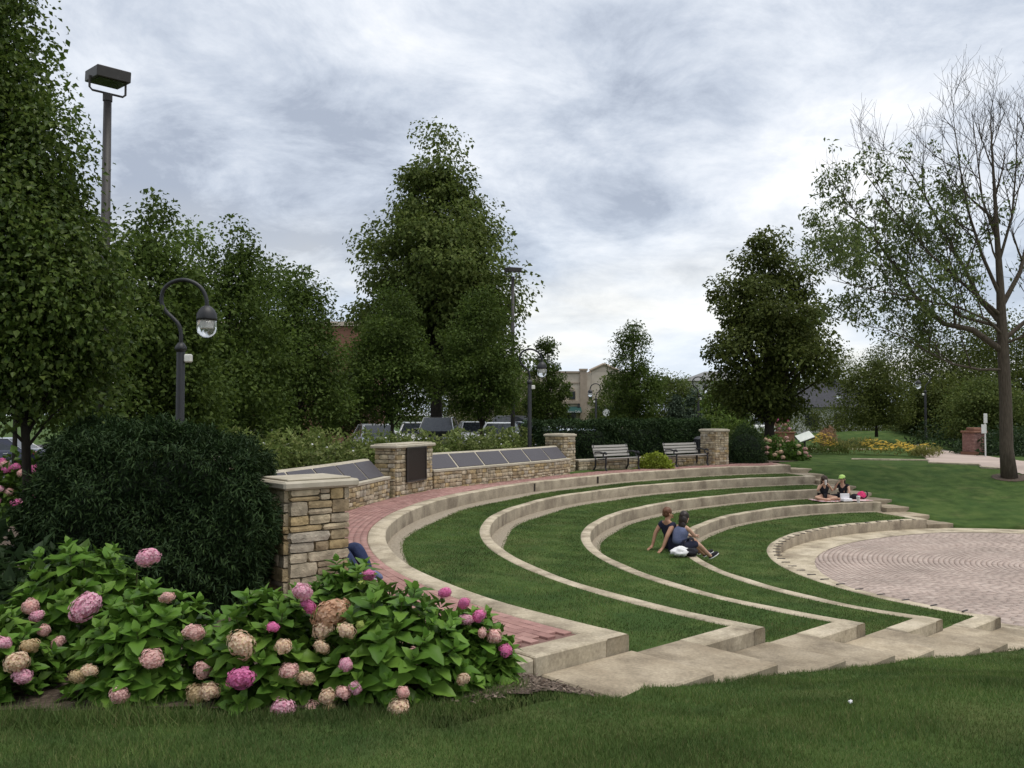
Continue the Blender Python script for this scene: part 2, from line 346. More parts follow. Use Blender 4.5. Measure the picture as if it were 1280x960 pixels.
def frame(P, outward):
    t = (P[4]-P[0]); L = np.linalg.norm(t); t = t/L
    n = np.array([t[1], -t[0]])
    if n @ outward < 0: n = -n
    return P[0], t, n, L/8.0
NA, NT, NN, NL = frame(NEAR, np.array([1, -1.]))
FA, FT, FN, FL = frame(FAR, np.array([1, .3]))
def sn(p, A, t, n): d = p-A; return d@t, d@n
def rE_full(th):
    th = np.asarray(th) % (2*math.pi); t0, t1 = RINGS[4][0], RINGS[4][1]
    inside = (th <= t0) & (th >= t1)
    ra, rb = ring_r(4, t0), ring_r(4, t1)
    g = np.where(th > t0, th-t0, th+2*math.pi-t0)/(2*math.pi-(t0-t1)); g = np.clip(g, 0, 1)
    return np.where(inside, ring_r(4, np.clip(th, t1, t0)), ra+(rb-ra)*smooth01(g))
# ---------------------------------------------------------------- terrain
MOUND = np.array([25.0, 61.0])
def lawn_h(x, y):
    x = np.asarray(x, float); y = np.asarray(y, float); p = np.stack([x, y], -1)
    r = np.linalg.norm(p-RC, axis=-1); th = np.arctan2(y-RC[1], x-RC[0])
    re = rE_full(th)
    h = -1.5+1.5*smooth01(.5*np.clip((r-re)/8.3, 0, 1)+.5*np.clip((r-re)/8.3, 0, 1)) * 1.0
    h = np.where(r > re, -1.47+1.47*np.clip((r-re)/8.4, 0, 1), -1.5)
    h = h + .4*smooth01(1-np.hypot(x, y)/9.0)
    for A, t, n, L in ((NA, NT, NN, NL), (FA, FT, FN, FL)):
        s = (p-A)@t; d = (p-A)@n
        line = -.15-.15*(s+L)/L+(.045 if A is NA else .10)
        w = smooth01(1-(d-.55)/2.4)*smooth01((s+2*L)/L)*smooth01((9*L-s)/(1.5*L))*(d > -.2)
        line = line-.17*(1-smooth01((d-.68)/.16))*smooth01((s+1.12*L)/(.14*L))-.055*(1-smooth01((s+1.0*L)/(.25*L)))*smooth01((s+1.8*L)/(.3*L))
        h = h*(1-w)+line*w
    h = h + .95*np.exp(-((x-MOUND[0])/8.5)**2-((y-MOUND[1])/5.0)**2)
    h = h - .58*smooth01((-12-x)/6)*smooth01((y-22)/8)
    h = h + .12*smooth01((y-36)/6)*smooth01((8-x)/6)*smooth01((x+14)/6)
    h = h + .012*np.sin(x*1.7+y*.9)*np.sin(y*1.3-x*.6)
    return h
def in_bowl(x, y):
    p = np.stack([x, y], -1); d = p-RC; r = np.linalg.norm(d, axis=-1); th = np.arctan2(d[...,1], d[...,0]) % (2*math.pi)
    sa = ((p-NA)@NN < .36) & ((p-FA)@FN < .36)
    lim = ring_r(0, np.clip(th, RINGS[0][1], RINGS[0][0]))+.15
    sector = sa & (r < lim) & (x < RC[0]+1.0) 
    return sector | (r < rE_full(th)+.1)
def build_ground():
    def axis(lo, hi, step, far):
        a = list(np.arange(lo, hi+1e-6, step)); g = step; b = [hi]; c = [lo]
        while b[-1] < far: g *= 1.25; b.append(b[-1]+g)
        g = step
        while c[-1] > -far: g *= 1.25; c.append(c[-1]-g)
        return np.array(c[:0:-1]+a+b[1:])
    X = axis(-9, 27, .2, 1600); Y = axis(1, 46, .2, 1600)
    gx, gy = np.meshgrid(X, Y, indexing='ij'); h = lawn_h(gx, gy)
    h = np.where(in_bowl(gx, gy), -3.0, h)
    # ground sits just under the brick walkway
    d = np.stack([gx, gy], -1)-RC; th = np.arctan2(d[...,1], d[...,0]) % (2*math.pi); r = np.linalg.norm(d, axis=-1)
    t0, t1 = RINGS[0][0], RINGS[0][1]
    walk = (th < t0+.05) & (th > t1-.02) & (r > ring_r(0, np.clip(th, t1, t0))) & (r < wall_r(th)+.3)
    h = np.where(walk & (h > -1), np.minimum(h, -.07), h)
    V = np.stack([gx, gy, h], -1).reshape(-1, 3); nx, ny = len(X), len(Y)
    i = (np.arange(nx-1)[:,None]*ny+np.arange(ny-1)[None]).ravel()
    me = np_mesh('lawn', V, quads=np.stack([i, i+ny, i+ny+1, i+1], 1), smooth=True)
    tag(link('lawn', me, MATS['grass_ground']), kind='structure')
# outer edge of the walkway, as a polyline of wall fronts
WPL = np.array([(-.55,5.9),(-1.95,9.3),(-2.7,10.3),(-3.7,12.6),(-4.15,15.0),(-3.44,18.25),(-2.9,20.9),(-2.16,23.2),(-.73,25.3),(1.03,28.0),(2.3,29.75),(3.0,30.75),(7.95,34.65),(10.3,36.4),(11.6,36.9)])
_wd = WPL-RC; _wt = np.arctan2(_wd[:,1], _wd[:,0]) % (2*math.pi); _wr = np.linalg.norm(_wd, axis=1); _o = np.argsort(_wt)
_fine_t = []; _fine_r = []
for a, b in zip(WPL[:-1], WPL[1:]):
    for k in np.linspace(0, 1, 12, endpoint=False):
        q = a+(b-a)*k-RC; _fine_t.append(math.atan2(q[1], q[0]) % (2*math.pi)); _fine_r.append(np.hypot(*q))
_fo = np.argsort(_fine_t); _FT = np.array(_fine_t)[_fo]; _FR = np.array(_fine_r)[_fo]
def wall_r(th): return np.interp(th, _FT, _FR)
build_ground()
def inpoly(px, py, poly):
    px = np.asarray(px, float); py = np.asarray(py, float); c = np.zeros(px.shape, bool); n = len(poly)
    for i in range(n):
        x0, y0 = poly[i]; x1, y1 = poly[(i+1) % n]
        if y0 == y1: continue
        c ^= ((y0 > py) != (y1 > py)) & (px < (x1-x0)*(py-y0)/(y1-y0)+x0)
    return c
def sheet(name, poly, step, lift, m, hf=lawn_h):
    P = np.array(poly); x = np.arange(P[:,0].min(), P[:,0].max()+step, step); y = np.arange(P[:,1].min(), P[:,1].max()+step, step)
    gx, gy = np.meshgrid(x, y, indexing='ij'); V = np.stack([gx, gy, hf(gx, gy)+lift], -1).reshape(-1,3); ny = len(y)
    i = (np.arange(len(x)-1)[:,None]*ny+np.arange(ny-1)[None]).ravel()
    c = V[i][:, :2]+step/2; keep = inpoly(c[:,0], c[:,1], poly); i = i[keep]
    return tag(link(name, np_mesh(name, V, quads=np.stack([i, i+ny, i+ny+1, i+1], 1), smooth=True), m), kind='structure')
BED = [(-9,5.9),(-5,5.55),(-3.2,5.45),(-1.45,5.35),(-.55,5.55),(.10,5.95),(.62,6.42),(.62,6.68),(.22,7.2),(-.35,6.55),(-.75,6.3),(-1.95,9.25),(-2.75,10.3),(-3.7,12.6),(-4.2,15.3),(-9,15.5)]
MBED = [(x, y+(.22 if y < 5.8 and x < -.4 else 0)) for x, y in BED]
sheet('mulch_bed', MBED, .06, .02, MATS['mulch'])
sheet('mulch_bed', [(-4.6,15.4),(-4.0,18.3),(-3.4,21),(-2.8,23.5),(-1.3,25.8),(.5,28.6),(1.8,30.6),(1.0,33),(-4,30),(-7,24),(-8,15.4)], .3, .012, MATS['mulch'])
sheet('mulch_bed', [(9.2,35.7),(11.4,36.5),(12.6,37.6),(13.4,41),(11,42),(8,38.5),(2.6,34.4),(2,31.4),(7.2,35.6)], .25, .012, MATS['mulch'])
sheet('parking_lot', [(-40,33),(-9,30),(-2,36),(12,40),(12,75),(-40,75)], 1.0, .02, MATS['asphalt'])
def onlawn(px, py):
    prev = None
    for D in np.arange(5, 90, .1):
        v = atd(px, py, D)
        if v.z <= float(lawn_h(v.x, v.y)): return v
    return v
PATH = [tuple(onlawn(x, y))[:2] for x, y in ((1160,575.5),(1161,578.5),(1225,581.5),(1226,584.5),(1264,587.5),(1268,592),(1320,600),(1420,612),(1420,590),(1330,584),(1285,577.5),(1250,573),(1200,566),(1163,560),(1150,556),(1140,557),(1150,566))]
sheet('brick_path', PATH, .12, .022, MATS['paver'])
sheet('concrete_path', [(9,52),(16,49.5),(21,49),(21,50.2),(16,50.8),(13,54),(9,60),(4,62),(4,56)], .4, .02, MATS['concrete'])

# ---------------------------------------------------------------- terraces, seating walls, stage, stairs
CURB = .30
def cw(i): return CURB if i == 0 else .21
def sweep(name, i, n=110, parent=None, m=None):
    """a curved concrete wall: rounded top edges, front face down to the terrace below"""
    u = np.linspace(0, 1, n); z = RINGS[i][3]; b = .018
    prof = [(0.0, z-.42), (0.0, z-b), (b, z), (cw(i)-b, z), (cw(i), z-b), (cw(i), z-.35)]
    rings_ = []; dN = 0.0; dF = 0.0
    wob = .006*np.sin(u*37+i)+.004*np.sin(u*91+2*i)
    for off, zz in prof:
        p = ring(i, u, off); p[0] -= NN*((p[0]-NA)@NN-dN); p[-1] -= FN*((p[-1]-FA)@FN-dF); rings_.append(np.concatenate([p, (zz+wob*(zz > z-.1))[:,None]], 1))
    V = np.stack(rings_, 1).reshape(-1, 3); k = len(prof); Q = []
    for a in range(n-1):
        for j in range(k-1): Q.append((a*k+j, a*k+j+1, (a+1)*k+j+1, (a+1)*k+j))
    Q.append((0, 1, 4, 5)); Q.append((1, 2, 3, 4)); e = (n-1)*k; Q.append((e+5, e+4, e+1, e)); Q.append((e+4, e+3, e+2, e+1))
    o = link(name, np_mesh(name, V, quads=Q), m or MATS['concrete'], parent); o.data.materials.append(MATS['concrete_face_shaded'])
    mi = np.zeros(len(Q), np.int32); mi[np.arange(0, (n-1)*(k-1), k-1)] = 1; o.data.polygons.foreach_set('material_index', mi); return o  # front faces get the concrete with shade put into its colour
WALL_LABELS = ['outermost and highest curved concrete seating wall, edging the brick walkway', 'second curved concrete seating wall down from the brick walkway',
  'third curved concrete seating wall, behind the couple sitting on the grass', 'fourth curved concrete seating wall, with the couple\'s legs hanging over it',
  'innermost low curved concrete wall around the paved stage, with small dark clips along its edge']
def obox(mb, A, t, n, s0, s1, d0, d1, z0, z1, bev=.012):
    c = A+t*(s0+s1)/2+n*(d0+d1)/2
    mb.box((c[0], c[1], (z0+z1)/2), (s1-s0, abs(d1-d0), z1-z0), rz=math.atan2(t[1], t[0]), bev=bev)
for i in range(5):
    root = empty('seating_wall', (0,0,0), 0, WALL_LABELS[i], 'wall', 'concentric concrete seating walls of the amphitheatre')
    sweep('curb', i, parent=root)
    z = RINGS[i][3]
    for A, t, n, L, P in ((NA, NT, NN, NL, NEAR), (FA, FT, FN, FL, FAR)):
        s = (P[i]-A)@t; d = 0.0
        if i == 0 and A is NA:
            mb = MB(); obox(mb, A, t, n, s-L*1.05, s-.01, d-CURB, d-.004, z-.35, z+.0015); mb.build('end_return', MATS['concrete'], root)
            mb = MB(); obox(mb, A, t, n, s-L*1.95, s-L*1.05-.012, d-CURB, d+.004, z-.33, z-.006, .02); mb.build('end_return', MATS['concrete'], root)
        else:
            mb = MB(); obox(mb, A, t, n, s-L, s-.01, d-CURB, d-.004, z-.35, z+.0015); mb.build('end_return', MATS['concrete'], root)
    if i == 4:                                            # skate stoppers
        m0 = None
        for u in np.linspace(.03, .97, 34):
            p = ring(4, u, .03); q = ring(4, u+.002, .03); a = math.atan2(*(q-p)[::-1])
            if m0 is None:
                mb = MB(); mb.box((0, .05, .008), (.03, .17, .016), bev=.003); mb.box((0, -.038, -.04), (.03, .014, .1)); m0 = mb.mesh('clip'); m0.materials.append(MATS['bronze_metal'])
            o = link('clip', m0, None, root, (p[0], p[1], z)); o.rotation_euler = (0, 0, a+math.pi)
    if i == 0:                                            # drain scuppers stained dark on the outer wall
        for px in (651, 741):
            py = 604.5 if px == 651 else 596
            p = atz(px, py, z-.05); th = math.atan2(p.y-RC[1], p.x-RC[0]) % (2*math.pi); rr = ring_r(0, th)
            mb = MB(); mb.box((0,0,0), (.012, .09, .22)); o = mb.build('joint_strip', MATS['bronze'], root); o.location = (RC[0]+math.cos(th)*(rr-.004), RC[1]+math.sin(th)*(rr-.004), z-.14); o.rotation_euler = (0,0,th)
def strip(name, fa, fb, z, m, n=140, k=6, jit=0, zf=None, ends=0):
    u = np.linspace(0, 1, n); a = fa(u); b = fb(u); V = []
    for j in range(k+1):
        w = j/k; p = a*(1-w)+b*w
        if ends:
            for A_, n_ in ((NA, NN), (FA, FN)):
                dd = (p-A_)@n_; p = np.where((dd > -ends)[:,None], p-n_*(dd+ends)[:,None], p)
            for q_, A_, n_ in ((0, NA, NN), (-1, FA, FN)): p[q_] -= n_*((p[q_]-A_)@n_+ends)
        zz = np.full(n, z) + (zf(w) if zf else 0)
        if jit: zz = zz + jit*np.sin(p[:,0]*3.1+p[:,1]*2.2)*np.sin(p[:,1]*2.7)*math.sin(math.pi*w)
        V.append(np.concatenate([p, zz[:,None]], 1))
    V = np.stack(V, 1).reshape(-1, 3); Q = []
    for s in range(n-1):
        for j in range(k): Q.append((s*(k+1)+j, s*(k+1)+j+1, (s+1)*(k+1)+j+1, (s+1)*(k+1)+j))
    return tag(link(name, np_mesh(name, V, quads=Q, smooth=True), m), kind='structure')
GAP = {1: .30, 2: .24, 3: .15, 4: .06}
for i in range(1, 5):
    z = RINGS[i][3]
    def gap(u, i=i): return -(GAP[i]*np.clip(np.sin(np.clip(u*1.15, 0, 1)*math.pi), 0, 1)**.7*(1+.25*np.sin(u*40+i))+.03)
    strip('grass_terrace', lambda u: ring(i, u, cw(i)-.01), lambda u: ring(i-1, u, gap(u)), z-.012, MATS['grass_ground'], jit=.01, ends=CURB-.03)
    strip('gravel_strip', lambda u: ring(i-1, u, gap(u)-.1), lambda u: ring(i-1, u, .02), z-.02, MATS['gravel'], k=3, zf=lambda w: .045*w, ends=.03)
def build_stage():
    zf = -1.5; n = 128; th = np.linspace(0, 2*math.pi, n, endpoint=False); R = rE_full(th)+.12
    root = tag(empty('stage_floor'), None, None); root['kind'] = 'structure'
    V = []; Q = []
    for f in (0, .45, .85): V.append(np.stack([RC[0]+np.cos(th)*(R-1.0+f*1.0/.85), RC[1]+np.sin(th)*(R-1.0+f*1.0/.85), np.full(n, zf+.016)], 1))
    V = np.concatenate(V)
    for j in range(2):
        for a in range(n): b = (a+1) % n; Q.append((j*n+a, j*n+b, (j+1)*n+b, (j+1)*n+a))
    link('concrete_border', np_mesh('concrete_border', V, quads=Q), MATS['concrete'], root)
    V = np.concatenate([[[RC[0], RC[1], zf-.012]], np.stack([RC[0]+np.cos(th)*(R-.9), RC[1]+np.sin(th)*(R-.9), np.full(n, zf-.012)], 1)])
    link('paver_bed', np_mesh('paver_bed', V, tris=[(0, 1+a, 1+(a+1) % n) for a in range(n)]), MATS['paver_bed'], root)
    VV = []; TQ = []; c = 0; rng = np.random.default_rng(3); big = []
    r = .12
    while r < R.max()-.80:
        m = max(8, int(2*math.pi*r/.215)); off = rng.random()*6.28
        for k in range(m):
            a0 = off+2*math.pi*k/m; a1 = off+2*math.pi*(k+1)/m; am = (a0+a1)/2
            if r+.11 > rE_full(am)+.12-.80: continue
            g = .008/max(r, .2); z0 = zf+.004+rng.random()*.006; rr0, rr1 = r+.008, r+.104
            if rng.random() < .03: z0 += .006
            for (aa, rr) in ((a0+g, rr0), (a1-g, rr0), (a1-g, rr1), (a0+g, rr1)): VV.append((RC[0]+math.cos(aa)*rr, RC[1]+math.sin(aa)*rr, z0))
            for (aa, rr) in ((a0+g, rr0), (a1-g, rr0), (a1-g, rr1), (a0+g, rr1)): VV.append((RC[0]+math.cos(aa)*rr, RC[1]+math.sin(aa)*rr, zf-.015))
            TQ += [(c, c+1, c+2, c+3)]+[(c+4+j, c+4+(j+1) % 4, c+(j+1) % 4, c+j) for j in range(4)]; c += 8
        r += .112
    tag(link('paver', np_mesh('paver', VV, quads=TQ), MATS['paver'], root), kind='stuff')
build_stage()
for nm, A, t, n, L, lab, wd in (('near', NA, NT, NN, NL, 'shallow concrete garden steps running down beside the foreground lawn', .88), ('far', FA, FT, FN, FL, 'shallow concrete garden steps descending on the far side behind the picnicking women', .88)):
    root = empty('staircase', (0,0,0), 0, lab, 'steps', 'concrete steps at the ends of the seating walls')
    for j in range(1, 10):
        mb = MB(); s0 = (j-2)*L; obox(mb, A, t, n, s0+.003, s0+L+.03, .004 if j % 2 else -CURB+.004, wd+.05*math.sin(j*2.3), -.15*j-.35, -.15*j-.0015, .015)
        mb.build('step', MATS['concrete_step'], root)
# apron where the near steps meet the stage
# ---------------------------------------------------------------- brick walkway
def build_walk():
    root = empty('brick_walkway'); root['kind'] = 'structure'
    strip_ = strip('brick_bed', lambda u: ring(0, u, CURB-.02), lambda u: RC+(ring(0, u)-RC)/np.linalg.norm(ring(0, u)-RC, axis=1)[:,None]*(wall_r((RINGS[0][0]+(RINGS[0][1]-RINGS[0][0])*u))[:,None]+.1), -.022, MATS['brick_bed'], ends=.15)
    del strip_['kind']; strip_.parent = root
    t0, t1 = RINGS[0][0], RINGS[0][1]
    items = []
    # arc-length table of the outer ring
    tt = np.linspace(t0, t1, 900)
    for row in range(40):
        off = CURB+.012+row*.108
        rr = ring_r(0, tt)+off+.05
        xy = RC+np.stack([np.cos(tt), np.sin(tt)], 1)*rr[:,None]
        sl = np.concatenate([[0], np.cumsum(np.linalg.norm(np.diff(xy, axis=0), axis=1))])
        s = np.arange(.0+(.1 if row % 2 else 0), sl[-1], .208)
        th = np.interp(s+.1, sl, tt); x = np.interp(s+.1, sl, xy[:,0]); y = np.interp(s+.1, sl, xy[:,1])
        ok = (ring_r(0, th)+off+.1 < wall_r(th)+.02) & (((np.stack([x, y], 1)-NA)@NN) < -CURB-.10)
        dx = np.gradient(x); dy = np.gradient(y) if len(y) > 1 else 0
        for a in np.where(ok)[0]: items.append((x[a], y[a], math.atan2(dy[a], dx[a])))
    # the gap wedge beside the end return is covered by the same rows run on past the ring's end
    items = np.array(items); d = np.hypot(items[:,0], items[:,1])
    vis = items[:,0] > -1.75+.0*items[:,1]
    order = np.argsort(np.where(vis & (items[:,1] > 7.0), d, d+50))
    mb = MB(); mb.box((0,0,-.03), (.203, .103, .06), bev=.004); bm0 = mb.mesh('brick'); bm0.materials.append(MATS['brick'])
    rr = random.Random(2)
    for a in order[:300]:
        o = link('brick', bm0, None, root, (items[a,0], items[a,1], rr.uniform(-.003, .003))); o.rotation_euler = (rr.uniform(-.01,.01), rr.uniform(-.01,.01), items[a,2])
    rest = items[order[300:]]; n = len(rest); g = np.random.default_rng(4)
    hx, hy = .1015, .0515; base = np.array([(-hx,-hy),(hx,-hy),(hx,hy),(-hx,hy)])
    ca, sa = np.cos(rest[:,2]), np.sin(rest[:,2])
    X = rest[:,0,None]+ca[:,None]*base[:,0]-sa[:,None]*base[:,1]; Y = rest[:,1,None]+sa[:,None]*base[:,0]+ca[:,None]*base[:,1]
    Z = np.repeat(g.uniform(-.004, .003, (n,1)), 4, 1)
    top = np.stack([X, Y, Z], -1); bot = np.stack([X, Y, np.full_like(Z, -.03)], -1)
    V = np.concatenate([top, bot], 1).reshape(-1,3); b = np.arange(n)*8
    Q = [np.stack([b, b+1, b+2, b+3], 1)]+[np.stack([b+4+j, b+4+(j+1)%4, b+(j+1)%4, b+j], 1) for j in range(4)]
    tag(link('brick_field', np_mesh('brick_field', V, quads=np.concatenate(Q)), MATS['brick_stuff'], root), kind='stuff')
build_walk()

# ---------------------------------------------------------------- stone piers and walls
STONES = []
def stone_meshes():
    for k in range(7):
        mb = MB(); r = bmesh.ops.create_cube(mb.bm, size=1)
        bmesh.ops.subdivide_edges(mb.bm, edges=mb.bm.edges[:], cuts=1, use_grid_fill=True)
        for v in mb.bm.verts:
            q = v.co*2; l = max(abs(q.x), abs(q.y), abs(q.z)); corner = sum(abs(a) > .9 for a in q)
            f = {3: .90, 2: .97, 1: 1.0}.get(corner, 1)
            j = mnoise.noise_vector(v.co*3+Vector((k*5.1, 0, 0)))*.05
            v.co = v.co*f+Vector((j.x, j.y*.8, j.z))
            if corner == 1 and q.y < -.9: v.co.y -= .12*abs(mnoise.noise(v.co*4+Vector((k,0,0))))+.03
        me = mb.mesh('stone'); me.materials.append(MATS['stone']); STONES.append(me)
stone_meshes()
def stone_face(parent, a, b, z0, z1, rmin, rmax, wmin, wmax, seed, depth=.09, inv=None):
    """ashlar of separate stones over the face a->b (outward to the right of the direction when seen from above)"""
    R = random.Random(seed); a = Vector((a[0], a[1], 0)); b = Vector((b[0], b[1], 0)); d = b-a; L = d.length; d.normalize()
    rz = math.atan2(d.y, d.x); z = z0; row = 0
    while z < z1-.02:
        h = min(R.uniform(rmin, rmax), z1-z)
        if z1-z-h < rmin*.6: h = z1-z
        x = 0.0
        while x < L-.01:
            w = R.uniform(wmin, wmax)*(1.25 if h < (rmin+rmax)/2 else .9)
            if L-x-w < wmin*.55: w = L-x
            parts = [(z, h)]
            if h > rmin*1.7 and R.random() < .28: q = h*R.uniform(.4, .6); parts = [(z, q), (z+q, h-q)]
            for zz, hh in parts:
                o = bpy.data.objects.new('stone', STONES[R.randrange(7)]); COL.objects.link(o); o.parent = parent
                p = a+d*(x+w/2); o.location = (p.x, p.y, zz+hh/2)
                fl = R.choice((1, -1)); o.scale = ((w-.016)*1.04, depth*R.uniform(.85, 1.3), (hh-.014)*1.05*fl)
                o.rotation_euler = (R.uniform(-.03,.03), R.uniform(-.035,.035)*min(1, .2/w), rz+R.uniform(-.02,.02))
            x += w
        z += h; row += 1
def rect(c, u, w, dep):
    """corners of a rectangle: c = front-left corner, u = direction of the front face, depth goes to the left of u"""
    u = Vector((u[0], u[1])).normalized(); n = Vector((-u.y, u.x)); c = Vector(c[:2])
    return [c, c+u*w, c+u*w+n*dep, c+n*dep]
def pier(c, u, w, dep, top, label, seed, rmin, rmax, wmin, wmax, faces=(0,3), cap=.055, capt=.11, group='stone piers with concrete caps'):
    root = empty('stone_pier', (0,0,0), 0, label, 'pier', group)
    R = rect(c, u, w, dep); uu = Vector((u[0], u[1])).normalized(); nn = Vector((-uu.y, uu.x)); ctr = (R[0]+R[2])/2; rz = math.atan2(uu.y, uu.x)
    mb = MB(); mb.box((ctr.x, ctr.y, (top-capt)/2-.1), (w-.05, dep-.05, top-capt+.2), rz=rz); mb.build('mortar_core', MATS['mortar'], root)
    mb = MB(); mb.box((ctr.x, ctr.y, top-capt/2-.012), (w+2*cap, dep+2*cap, capt-.024), rz=rz, bev=.022)
    mb.box((ctr.x, ctr.y, top-.012), (w+.5*cap, dep+.5*cap, .022), rz=rz, bev=.008); mb.build('cap', MATS['cap_stone'], root)
    for f in faces:
        a, b = R[f], R[(f+1) % 4]; stone_face(root, a, b, -.06, top-capt, rmin, rmax, wmin, wmax, seed+f)
    return root, R
def lay(u, s, d, z):  # point helper
    return u
P1, P1R = pier((-2.40, 9.36), (.54,.47), .73, .60, 1.305, 'nearest and largest-looking stone pier, beside the dark yew and hydrangeas', 21, .07, .16, .13, .40, cap=.095, capt=.115)
P2, P2R = pier((-2.86, 21.3), (.70,1.9), 2.03, .55, 1.27, 'broad stone pier with the dark bronze plaque on its face', 31, .075, .15, .12, .32, faces=(0,3), cap=.10)
P3, P3R = pier((1.75, 30.15), (.63,.78), .72, .72, 1.33, 'stone pier between the slanted memorial panels and the left bench', 41, .07, .12, .14, .30, faces=(0,3,1), cap=.07)
P4, P4R = pier((8.02, 34.45), (.80,.60), .80, .70, 1.42, 'farthest stone pier, at the right end of the benches', 51, .07, .12, .14, .30, faces=(0,3,1), cap=.07)
P0, P0R = pier((-4.55, 15.05), (.1,1), .7, .6, 1.30, 'stone pier mostly hidden behind the dark yew, only its pale cap showing', 61, .10, .2, .2, .4, faces=(0,3), cap=.09)
# bronze plaque, a thing hung on the broad pier
def plaque():
    u = Vector((.70,1.9,0)).normalized(); n = Vector((u.y, -u.x, 0)); c = Vector((-2.86,21.3,0))+u*1.0+n*.075
    root = empty('memorial_plaque', (c.x, c.y, .74), math.atan2(u.y, u.x), 'dark bronze plaque mounted on the broad stone pier', 'plaque')
    mb = MB(); mb.box((0,0,0), (1.08,.04,.86), bev=.01); mb.build('plate', MATS['bronze'], root)
    for z in (-.42,.42): mb = MB(); mb.box((0,-.025,z), (1.1,.025,.03)); mb.build('border', MATS['bronze_metal'], root)
    for x in (-.535,.535): mb = MB(); mb.box((x,-.025,0), (.03,.025,.808)); mb.build('border', MATS['bronze_metal'], root)
plaque()
def poly_at(P, s):
    for a, b in zip(P, P[1:]):
        L = (b-a).length
        if s <= L: return a+(b-a)*(s/L), (b-a).normalized()
        s -= L
    return P[-1], (P[-1]-P[-2]).normalized()
def curve_pts(pts, n):
    """smooth resample of a polyline (Catmull-Rom)"""
    P = [Vector((x, y, 0)) for x, y in pts]; P = [P[0]*2-P[1]]+P+[P[-1]*2-P[-2]]; out = []
    for i in range(1, len(P)-2):
        for k in range(n):
            t = k/n; a, b, c, d = P[i-1], P[i], P[i+1], P[i+2]
            out.append(.5*((2*b)+(c-a)*t+(2*a-5*b+4*c-d)*t*t+(3*b-a-3*c+d)*t*t*t))
    out.append(P[-2]); return out
def memorial_wall(pts, npan, label, seed, hl=.50, ht=.90, dep=.40):
    root = empty('memorial_wall', (0,0,0), 0, label, 'wall', 'low stone walls with slanted memorial panels')
    C = curve_pts(pts, 8); L = sum((b-a).length for a, b in zip(C, C[1:])); seg = L/npan
    core = MB(); led = MB(); top = MB()
    for k in range(npan):
        p, _ = poly_at(C, k*seg+1e-4); q, _ = poly_at(C, (k+1)*seg-1e-4); d = (q-p).normalized(); n = Vector((-d.y, d.x, 0)); w = (q-p).length; mid = (p+q)/2; rz = math.atan2(d.y, d.x)
        c = mid+n*.34; core.box((c.x, c.y, hl/2-.1), (w+.04, .58, hl+.1), rz=rz)
        stone_face(root, p, q, -.06, hl-.06, .075, .15, .13, .34, seed+k)
        M = Matrix.Rotation(rz, 3, 'Z')
        c = mid+n*.03; led.box((c.x, c.y, hl-.02), (w+.05, .18, .075), rz=rz, bev=.012)
        # sloped bed of pale concrete, panel laid on it
        sl = math.hypot(dep, ht-hl); ang = math.atan2(ht-hl, dep); MM = M @ Matrix.Rotation(ang, 3, 'X')
        c = mid+n*(.11+dep/2)+Vector((0,0,(hl+ht)/2-.035)); top.box(c, (w+.02, sl+.05, .09), M=MM)
        c2 = mid+n*(.11+dep+.06); top.box((c2.x, c2.y, ht-.25), (w+.02, .14, .55), rz=rz, bev=.01)
        nv = MM @ Vector((0,0,1)); mb = MB(); mb.box(mid+n*(.11+dep/2)+Vector((0,0,(hl+ht)/2-.035))+nv*.052, (w-.085, sl-.05, .03), M=MM, bev=.006); mb.build('engraved_panel', MATS['granite'], root)
    core.build('mortar_core', MATS['mortar'], root); led.build('ledge', MATS['cap_stone'], root); top.build('panel_bed', MATS['cap_stone'], root)
memorial_wall([(-4.22,15.6),(-3.85,17.0),(-3.44,18.6),(-2.98,20.95)], 5, 'curved low stone wall with dark slanted panels, left of the plaque pier', 71)
memorial_wall([(-2.12,23.35),(-1.42,24.4),(-.73,25.4),(1.03,28.0),(1.95,29.6)], 6, 'long low stone wall with grey slanted panels, right of the plaque pier', 91)
def bench_wall():
    root = empty('low_stone_wall', (0,0,0), 0, 'low stone wall with pale cap running behind the two benches', 'wall')
    a, b = Vector((2.35,30.95,0)), Vector((8.15,35.2,0)); d = (b-a).normalized(); n = Vector((-d.y, d.x, 0)); L = (b-a).length; m = (a+b)/2+n*.18; rz = math.atan2(d.y, d.x)
    mb = MB(); mb.box((m.x, m.y, .1), (L, .3, .4), rz=rz); mb.build('mortar_core', MATS['mortar'], root)
    mb = MB(); mb.box((m.x, m.y, .345), (L, .44, .08), rz=rz, bev=.015); mb.build('cap', MATS['cap_stone'], root)
    stone_face(root, a, b, -.06, .3, .08, .14, .16, .36, 113)
bench_wall()
